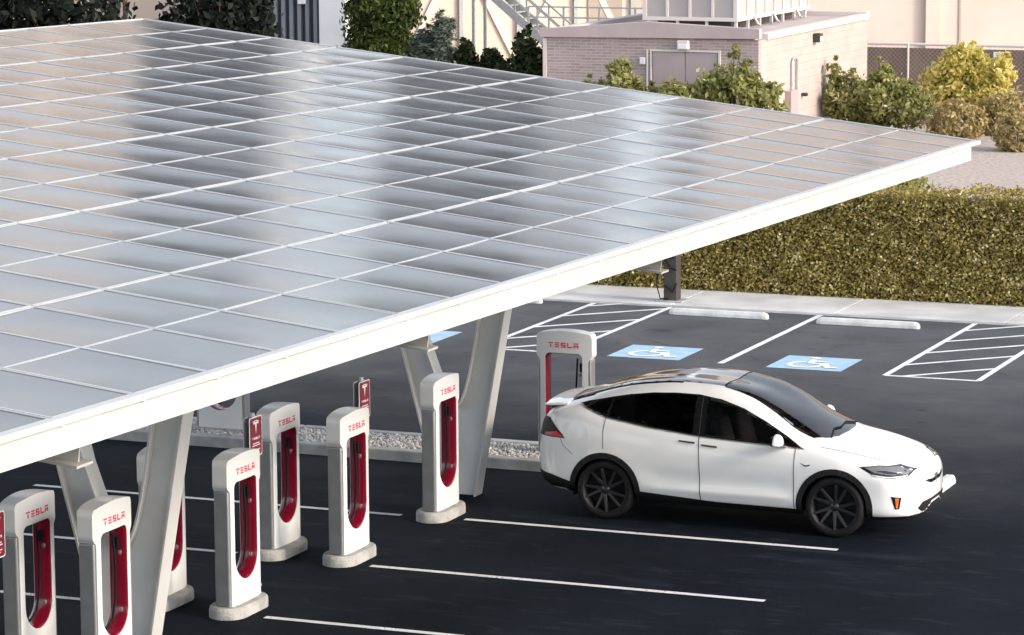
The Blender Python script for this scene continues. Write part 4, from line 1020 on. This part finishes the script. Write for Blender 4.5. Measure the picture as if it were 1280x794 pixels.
plant('shrub', SH, (-27.75, 78.2, 0), [((0, 0, 1.35), (.42, .4, .62))], 2600, 0.085, 'olive', 'small rounded shrub in front of the double door beside the taller flowering shrub', 'shrub', GS, 23, .22, .03)
plant('shrub', SH, (-24.6, 86.3, 0), [((-1.3, 0, 1.35), (.28, .3, .65)), ((-.9, 0, .9), (.7, .6, .75)), ((0, 0, .95), (.85, .7, .8)), ((.75, 0, .9), (.7, .6, .65)), ((.0, .2, 1.65), (.35, .3, .3))], 10500, 0.095, 'olive', 'broad olive shrub against the pale side wall and the fence', 'shrub', GS, 24, .125, .03, shell=.30, spiky=18, nb=34)
plant('shrub', SH, (-23.5, 91.2, 0), [((-.75, 0, 1.15), (.55, .5, .55)), ((.0, 0, 1.5), (.75, .6, .68)), ((.85, 0, 1.3), (.6, .5, .65)), ((-.2, 0, .7), (.9, .7, .6)), ((.6, 0, .7), (.8, .7, .6)), ((-.35, 0, 1.85), (.25, .3, .3)), ((1.15, 0, 1.75), (.2, .3, .35))], 10500, 0.1, 'yellow', 'bright yellow green bush lit from behind in front of the fence', 'shrub', GS, 25, .125, .03, shell=.30, spiky=18, nb=34)
GB = 'low rounded bushes on the gravel'
for x, y, r_, zz, lab, sd_ in ((-22.25, 85.6, .75, .55, 'low rounded brown bush just behind the far corner of the canopy', 31), (-21.55, 87.6, .62, .60, 'low rounded brown bush in the middle, below the bright yellow bush', 32), (-20.05, 83.5, .62, .50, 'low rounded brown bush cut by the right edge of the frame', 33)):
    plant('bush', SH, (x, y, 0), [((0, 0, zz * .85), (r_, r_ * .9, zz))], 2600, .085, 'bronze', lab, 'bush', GB, sd_, .12, .03, shell=.8)
plant('bush', SH, (-21.0, 89.6, 0), [((0, 0, .6), (1.2, .7, .6)), ((1., 0, .8), (.7, .6, .5))], 3000, .09, 'bronze', 'wide brown bush at the foot of the fence near the right edge', 'bush', GB, 34, .14, .03, shell=.7)
plant('bush', SH, (-16.6, 60.2, 0), [((0, 0, 1.15), (.62, .5, .68)), ((.35, 0, 1.0), (.5, .5, .5))], 2600, .085, 'olive', 'round green bush peeping over the top of the hedge', 'bush', GB, 35, .15, .03, shell=.7)

GT = 'dark trees behind the canopy'
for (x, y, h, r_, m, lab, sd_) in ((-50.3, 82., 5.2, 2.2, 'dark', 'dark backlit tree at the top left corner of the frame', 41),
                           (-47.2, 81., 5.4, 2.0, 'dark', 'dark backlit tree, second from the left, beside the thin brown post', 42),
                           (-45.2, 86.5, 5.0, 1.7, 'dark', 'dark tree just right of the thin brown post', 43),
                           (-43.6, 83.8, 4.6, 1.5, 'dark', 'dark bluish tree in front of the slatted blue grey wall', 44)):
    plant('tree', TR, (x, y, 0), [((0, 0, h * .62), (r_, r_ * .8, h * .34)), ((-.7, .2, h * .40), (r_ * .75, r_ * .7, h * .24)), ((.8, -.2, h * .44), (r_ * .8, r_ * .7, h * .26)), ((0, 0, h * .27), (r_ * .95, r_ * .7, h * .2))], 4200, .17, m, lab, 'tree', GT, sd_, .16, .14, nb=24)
plant('tree', TR, (-42.55, 92.5, 0), [((0.05, 0, 3.1), (1.0, 1.0, 1.6)), ((-.2, 0, 1.6), (.85, .9, 1.0)), ((.35, 0, 4.3), (.8, .8, .9)), ((.55, -.1, 2.9), (.65, .6, .9))], 24000, .10, 'green', 'dense sunlit green tree right beside the white pillar', 'tree', GT, 45, .15, .12, nb=22)
GW = 'wispy blue green shrubs along the beige wall'
for x, bl, lab, sd_ in ((-43.05, [((0, 0, 1.1), (.55, .4, .85))], 'wispy blue green shrub nearest to the sunlit green tree', 51),
                    (-42.2, [((0, 0, 1.2), (.48, .4, .75)), ((.1, 0, 1.7), (.2, .2, .35))], 'wispy blue green shrub in the middle of three along the beige wall', 52),
                    (-41.45, [((-.1, 0, 1.5), (.46, .4, 1.05)), ((-.12, 0, 2.1), (.28, .25, .5)), ((.25, 0, 1.0), (.4, .3, .5))], 'tallest wispy blue green shrub beside the grey pole', 53)):
    plant('shrub', SH, (x, 95., 0), bl, 3600, .06, 'bluegreen', lab, 'shrub', GW, sd_, .13, .03, aspect=4.5, shell=.2, droop=2., nb=34, spiky=12)
GD = 'dark shrubs with pale flowers'
for x, bl, lab, sd_ in ((-37.75, [((0, 0, 1.2), (.42, .4, .75)), ((.05, 0, 1.8), (.22, .2, .4))], 'dark flowering shrub, leftmost of three beside the brick building', 61),
                    (-36.8, [((0, 0, 1.2), (.48, .4, .7)), ((-.15, 0, 1.75), (.22, .2, .35))], 'dark flowering shrub between two taller ones beside the brick building', 62),
                    (-35.75, [((0, 0, 1.35), (.62, .5, .8)), ((-.1, 0, 2.15), (.35, .3, .5)), ((.4, 0, 1.7), (.35, .3, .5))], 'tallest dark flowering shrub touching the left corner of the brick building', 63)):
    plant('shrub', SH, (x, 88., 0), bl, 3600, .125, 'flower', lab, 'shrub', GD, sd_, .16, .03, shell=.3, spiky=8, nb=20)
MB().cyl((-47.0, 84.2, 0), (-47.0, 84.2, 5.5), .07, n=10).build('post', M['bark'], smooth=True)
tag(bpy.data.objects['post'], 'thin brown post standing among the dark trees', 'post')

# ------------------------------------------------------------------ brick utility building
bx0, bx1, by0, by1, bz = -32.24, -26.23, 80.5, 90.6, 2.95
b = empty('brick_building', ((bx0 + bx1) / 2, by0, 0)); OB = Matrix.Translation(-Vector(b.location))
def BL(*p): return OB @ Vector(p)
def bbox(name, c, d, m, parent=None, bevel=0.): return MB().box(BL(*c), d).build(name, M[m], parent or b, bevel=bevel)
cxm = (bx0 + bx1) / 2; cym = (by0 + by1) / 2
bbox('wall', (cxm, by0 + .1, bz / 2), (bx1 - bx0 - .004, .2, bz), 'brick')
bbox('wall', (bx1 - .1, cym + .1, bz / 2), (.2, by1 - by0 - .2, bz), 'block')
bbox('wall', (bx0 + .1, cym + .1, bz / 2), (.2, by1 - by0 - .2, bz), 'brick'); bbox('wall', (cxm, by1 - .1, bz / 2), (bx1 - bx0 - .404, .2, bz), 'block')
bbox('roof', (cxm, cym, bz + .03), (bx1 - bx0 - .3, by1 - by0 - .3, .06), 'roof')
pm = MB(); pm.prism([tuple((BL(x, 0, 0)[0], z)) for x, z in ((bx0 - .10, bz - .02), (bx1 + .05, bz + .04), (bx1 + .05, bz + .30), (-29.33, bz + .44), (bx0 - .10, bz + .20))], BL(0, by0 - .10, 0)[1], BL(0, by0 + .12, 0)[1]); pm.build('parapet', M['parapet'], b, bevel=.01)
bbox('coping', (bx1 - .08, cym + .25, bz + .06), (.30, by1 - by0 - .7, .16), 'coping', bevel=.015); bbox('coping', (cxm, by1 - .1, bz + .12), (bx1 - bx0 + .1, .34, .16), 'coping', bevel=.015); bbox('coping', (bx0 + .08, cym + .2, bz + .10), (.28, by1 - by0 - .65, .16), 'coping', bevel=.015)
bbox('corner_trim', (bx0 + .03, by0 - .012, bz / 2 - .02), (.10, .05, bz - .06), 'coping'); bbox('downpipe', (-29.29, by0 - .035, 1.33), (.055, .06, 2.66), 'coping', bevel=.01)
fr = MB(); fr.box(BL(-28.24, by0 - .03, 2.64), (1.96, .07, .05)); fr.box(BL(-29.19, by0 - .03, 1.3), (.05, .07, 2.62)); fr.box(BL(-27.29, by0 - .03, 1.3), (.05, .07, 2.62)); fr.build('door_frame', M['coping'], b)
for x in (-28.695, -27.785):
    d_ = bbox('door', (x, by0 - .012, 1.3), (.885, .045, 2.6), 'door', bevel=.006)
    k_ = MB(); k_.box(BL(x + (.36 if x < -28.2 else -.36), by0 - .055, 1.15), (.04, .05, .16)); k_.build('handle', M['galv'], d_)
ws = bbox('warning_sign', (-28.66, by0 - .045, 1.66), (.40, .012, .30), 'signred'); 
MB().box(BL(-28.66, by0 - .053, 1.69), (.34, .004, .07)).build('white_band', M['signwhite'], ws); MB().box(BL(-28.66, by0 - .053, 1.58), (.34, .004, .04)).build('white_band', M['signwhite'], ws)
ws = bbox('notice_sign', (-27.72, by0 - .045, 1.68), (.32, .012, .38), 'signwhite'); MB().box(BL(-27.72, by0 - .053, 1.79), (.28, .004, .11)).build('green_band', M['green'], ws)
for p, rz_ in (((-28.26, by0 - .11, 2.80), 0), ((bx1 + .11, 85.4, 2.72), 90)):
    l_ = MB().box(BL(*p), (.30, .20, .24) if not rz_ else (.20, .30, .24)).build('wall_lamp', M['coping' if not rz_ else 'darksteel'], b, bevel=.02)
    q = (p[0], p[1] - .02, p[2] - .03) if not rz_ else (p[0] + .02, p[1], p[2] - .03)
    MB().box(BL(*q), (.25, .18, .14) if not rz_ else (.18, .25, .14)).build('diffuser', M['signwhite'], l_, bevel=.01)
bbox('junction_box', (-29.42, by0 - .04, 2.36), (.15, .08, .18), 'signwhite', bevel=.01)
bbox('electric_cabinet', (bx1 + .09, 83.1, .78), (.18, .62, 1.35), 'door', bevel=.015)
c_ = MB(); c_.tube([BL(bx1 + .05, 83.25, 1.45), BL(bx1 + .05, 83.25, 2.2), BL(bx1 + .05, 83.35, 2.28), BL(bx1 + .05, 83.62, 2.28), BL(bx1 + .05, 83.7, 2.2), BL(bx1 + .05, 83.7, .1)], .03, 8); c_.build('conduit', M['galv'], b, smooth=True)
bbox('hose_tap', (bx1 + .08, 84.3, 1.25), (.16, .14, .09), 'darksteel', bevel=.02)
tag(b, 'low mauve brick utility building with a double door and a flat parapet roof', 'building')
# roof-top plant screen
h = empty('plant_screen', (-28.5, 86, bz + .07)); hz0 = .24
def HB(name, c, d, m, bev=0.): return MB().box((c[0] + 28.5, c[1] - 86, c[2]), d).build(name, M[m], h, bevel=bev)
HX0, HX1, HY0, HY1 = -30.35, -27.75, 83.2, 89.6
for nme, c, d in (('screen_panel', ((HX0 + HX1) / 2, HY0, hz0 + 1.05), (HX1 - HX0, .04, 1.95)), ('screen_panel', (HX1, (HY0 + HY1) / 2, hz0 + 1.05), (.04, HY1 - HY0 - .05, 1.95)), ('screen_panel', (HX0, (HY0 + HY1) / 2, hz0 + 1.05), (.04, HY1 - HY0 - .05, 1.95)), ('screen_panel', ((HX0 + HX1) / 2, HY1, hz0 + 1.05), (HX1 - HX0, .04, 1.95))): HB(nme, c, d, 'screen')
for x in np.linspace(HX0, HX1, 5): HB('upright', (x, HY0 - .045, hz0 + 1.05), (.07 if x not in (HX0, HX1) else .11, .05, 2.1), 'coping')
for y in np.linspace(HY0 + .02, HY1, 9): HB('upright', (HX1 + .045, y, hz0 + 1.05), (.05, .07, 2.1), 'coping')
HB('bottom_rail', ((HX0 + HX1) / 2, HY0 - .05, hz0 + .05), (HX1 - HX0 + .1, .06, .10), 'coping'); HB('bottom_rail', (HX1 + .05, (HY0 + HY1) / 2, hz0 + .05), (.06, HY1 - HY0 + .1, .10), 'coping')
for x in np.linspace(HX0 + .1, HX1, 4): HB('foot', (x, HY0, .12), (.07, .07, .24), 'coping')
for y in np.linspace(HY0 + 1, HY1 - .2, 6): HB('foot', (HX1, y, .12), (.07, .07, .24), 'coping')
HB('machine_base', ((HX0 + HX1) / 2, (HY0 + HY1) / 2, .14), (HX1 - HX0 - .5, HY1 - HY0 - .6, .28), 'darksteel')
for y in (84.4, 86.1, 88.2): MB().tube([(HX1 + 28.5 + .12, y - 86, .30), (HX1 + 28.5 + .22, y - 86, .12), (HX1 + 28.5 + .2, y - 86 + .25, .06)], .035, 8).build('pipe', M['galv'], h, smooth=True)
tag(h, 'tall louvred screen round machinery on the flat roof of the brick building', 'screen')

# fence with white rails and brown wind cloth
def fence(x0, x1, y, z1, label):
    o = empty('chain_link_fence', ((x0 + x1) / 2, y, 0)); L = x1 - x0; q = L / 2
    MB().box((0, .02, z1 / 2 - .03), (L, .008, z1 - .18)).build('wind_cloth', M['fabric'], o)
    MB().cyl((-q, -.01, z1), (q, -.01, z1), .045, n=10).build('top_rail', M['coping'], o, smooth=True); MB().cyl((-q, -.02, .30), (q, -.02, .30), .03, n=8).build('lower_rail', M['coping'], o, smooth=True)
    n = int(round(L / 1.95))
    for i in range(n + 1): MB().cyl((-q + L * i / n, -.045, 0), (-q + L * i / n, -.045, z1 + .02), .035, n=10).build('fence_post', M['coping'], o, smooth=True)
    me_ = MB()                                  # wire diamonds, strung a little before the cloth
    for s in (-1, 1):
        for t in np.arange(-q - z1, q + z1, .14):
            a = (t, .02); e = (t + s * (z1 - .06), z1 - .04)
            lo, hi = max(-q, min(a[0], e[0])), min(q, max(a[0], e[0]))
            if hi - lo < .05: continue
            f0, f1 = ((lo - a[0]) / (e[0] - a[0]), (hi - a[0]) / (e[0] - a[0])); za, zb = a[1] + (e[1] - a[1]) * f0, a[1] + (e[1] - a[1]) * f1
            me_.bar((lo, .004 + .004 * s, za), (hi, .004 + .004 * s, zb), .005, .006)
    me_.build('wire_mesh', M['galv'], o)
    sgn = MB(); sgn.box((-24.2 - (x0 + x1) / 2, -.09, z1 - .33), (.36, .012, .30)); sgn.build('blank_sign', M['signwhite'], o)
    return tag(o, label, 'fence')
fence(-31.0, -15.4, 98.2, 1.70, 'chain link fence with white rails and brown cloth behind the bright bushes')

# big pale tilt-up warehouse at the right
wx0, wx1, wy = -36.0, 20., 112.
t_ = empty('warehouse', (-31.2, wy, 0), R(24)); q = (wx1 - wx0) / 2
MB().box((20., 10, 8.8), (50, 20, 17.6)).build('wall', M['tilt'], t_)
for x in np.arange(2.1, 44, 7.3): MB().box((x, -.02, 8.8), (.07, .05, 17.58)).build('panel_joint', M['beigedark'], t_)
MB().box((1.1, -.12, 8.8), (.5, .24, 17.6)).build('pilaster', M['tilt'], t_)
MB().box((20, -.06, 17.45), (50.1, .3, .35)).build('coping', M['coping'], t_)
tag(t_, 'big pale concrete warehouse behind the fence at the upper right', 'building')

# sunlit beige workshop with braces, poles and steel stair at the top centre
bw = empty('beige_workshop', (-45.0, 107.5, 0), R(34))
L = 30.
MB().box((6., 4., 4.2), (24, 8., 8.4)).build('wall', M['beige'], bw)
MB().box((6., 3.95, 8.5), (24.4, 8.3, .25)).build('roof', M['coping'], bw)
for x in np.arange(-5.4, 16, 2.1): MB().box((x, -.07, 4.15), (.14, .14, 8.3)).build('column', M['galv'], bw)
for i, x in enumerate(np.arange(-5.4, 16, 2.1)):
    a, c2 = ((x + .1, 0.2), (x + 2., 4.0)) if i % 2 else ((x + 2., 0.2), (x + .1, 4.0))
    MB().bar((a[0], -.05, a[1]), (c2[0], -.05, c2[1]), .08, .22).build('brace', M['brace'], bw)
    if i % 2 == 0: MB().box((x + 1.05, -.02, 5.2), (1.3, .06, 1.1)).build('window', M['window'], bw)
for x in (3.2, 5.3): MB().box((x + .9, -.035, 1.9), (1.25, .06, 2.1)).build('wall_panel', M['beigedark'], bw)
tag(bw, 'sunlit beige workshop wall with pale diagonal braces and grey columns', 'building')
s_ = empty('steel_stair', (-38.6, 97., 0), 0)
a, e = Vector((-2.6, 0, 3.7)), Vector((.5, 0, 1.2))
for y in (-.5, .5):
    MB().bar(a + Vector((0, y, 0)), e + Vector((0, y, 0)), .05, .26).build('stringer', M['galv'], s_)
    r_ = MB(); r_.bar(a + Vector((0, y, .95)), e + Vector((0, y, .95)), .05, .05); r_.bar(a + Vector((0, y, .5)), e + Vector((0, y, .5)), .035, .035)
    for k_ in np.linspace(0, 1, 5): p = a.lerp(e, k_) + Vector((0, y, 0)); r_.bar(p, p + Vector((0, 0, .95)), .045, .045)
    r_.build('handrail', M['galv'], s_)
for k_ in np.linspace(.04, .96, 12): p = a.lerp(e, k_); MB().box(p, (.27, .95, .035)).build('tread', M['galv'], s_)
MB().box((1.9, 0, 1.18), (2.9, 1.1, .08)).build('landing', M['galv'], s_)
for x in (.6, 3.2, -2.5): 
    for y in (-.48, .48): MB().box((x, y, .58 if x > 0 else 1.8), (.09, .09, 1.16 if x > 0 else 3.6)).build('leg', M['galv'], s_)
tag(s_, 'grey steel stair with handrails behind the left end of the brick building', 'stair')
r2 = empty('guard_rail', (-35.2, 92.6, 0)); rm = MB()
for z in (2.35, 2.68, 3.0): MB().bar((-2.4, 0, z), (4.6, 0, z), .045, .045).build('rail', M['galv'], r2)
for x in np.linspace(-2.4, 4.6, 7): MB().box((x, 0, 1.5), (.055, .055, 3.0)).build('rail_post', M['galv'], r2)
tag(r2, 'thin grey guard rail behind the roof of the brick building', 'guard rail')

# slatted tower with white pillar, long beige hall behind the trees, unseen dark block further back added for panel reflections
tw = empty('slatted_tower', (-47.9, 98.6, 0))
MB().box((-2.3, 1.95, 10.5), (5.2, 3.5, 21.)).build('wall', M['slatdark'], tw)
for x in np.arange(-4.7, .25, .30): MB().box((x, .12, 10.4), (.13, .14, 20.8)).build('slat', M['slat'], tw)
MB().box((.86, .3, 10.6), (.98, 1.0, 21.2)).build('pillar', M['pillar'], tw)
MB().box((-.35, -.02, 2.72), (.30, .05, .24)).build('plate', M['signwhite'], tw)
tag(tw, 'tower of dark blue grey slats with a white concrete pillar at its right edge', 'building')
hl_ = empty('beige_hall', (-86.5, 119., 0), R(30))
MB().box((0, 8, 14), (44, 16, 28)).build('wall', M['beige'], hl_)
for x in np.arange(-20, 21, 4.): MB().box((x, -.1, 14), (.5, .22, 27.9)).build('pilaster', M['coping'], hl_)
for x in np.arange(-18, 20, 4.):
    for z in (5., 9., 13., 17., 21.): MB().box((x, -.03, z), (2.2, .08, 1.6)).build('window', M['window'], hl_)
tag(hl_, 'tall beige hall seen in gaps between the dark trees at the upper left', 'building')
ot = empty('reflected_block', (-52.2, 128., 0))  # unseen, added for the dark streak it mirrors into the panels
MB().box((0, 5, 13), (7., 10, 26)).build('tower', M['slat'], ot)
MB().box((-8.2, 5.5, 9.5), (9.2, 10, 19)).build('reflected_annexe', M['tilt'], ot)  # height shaped to dampen a bright streak in the panels
for z in np.arange(2., 25, 3.1): MB().box((0, -.03, z), (6.6, .08, 1.9)).build('window_band', M['window'], ot)
for z in np.arange(2., 18, 3.1): MB().box((-8.2, .47, z), (8.6, .08, 1.6)).build('window_band', M['window'], ot)
tag(ot, 'unseen dark block added far behind the workshop for the canopy panels to mirror', 'building')
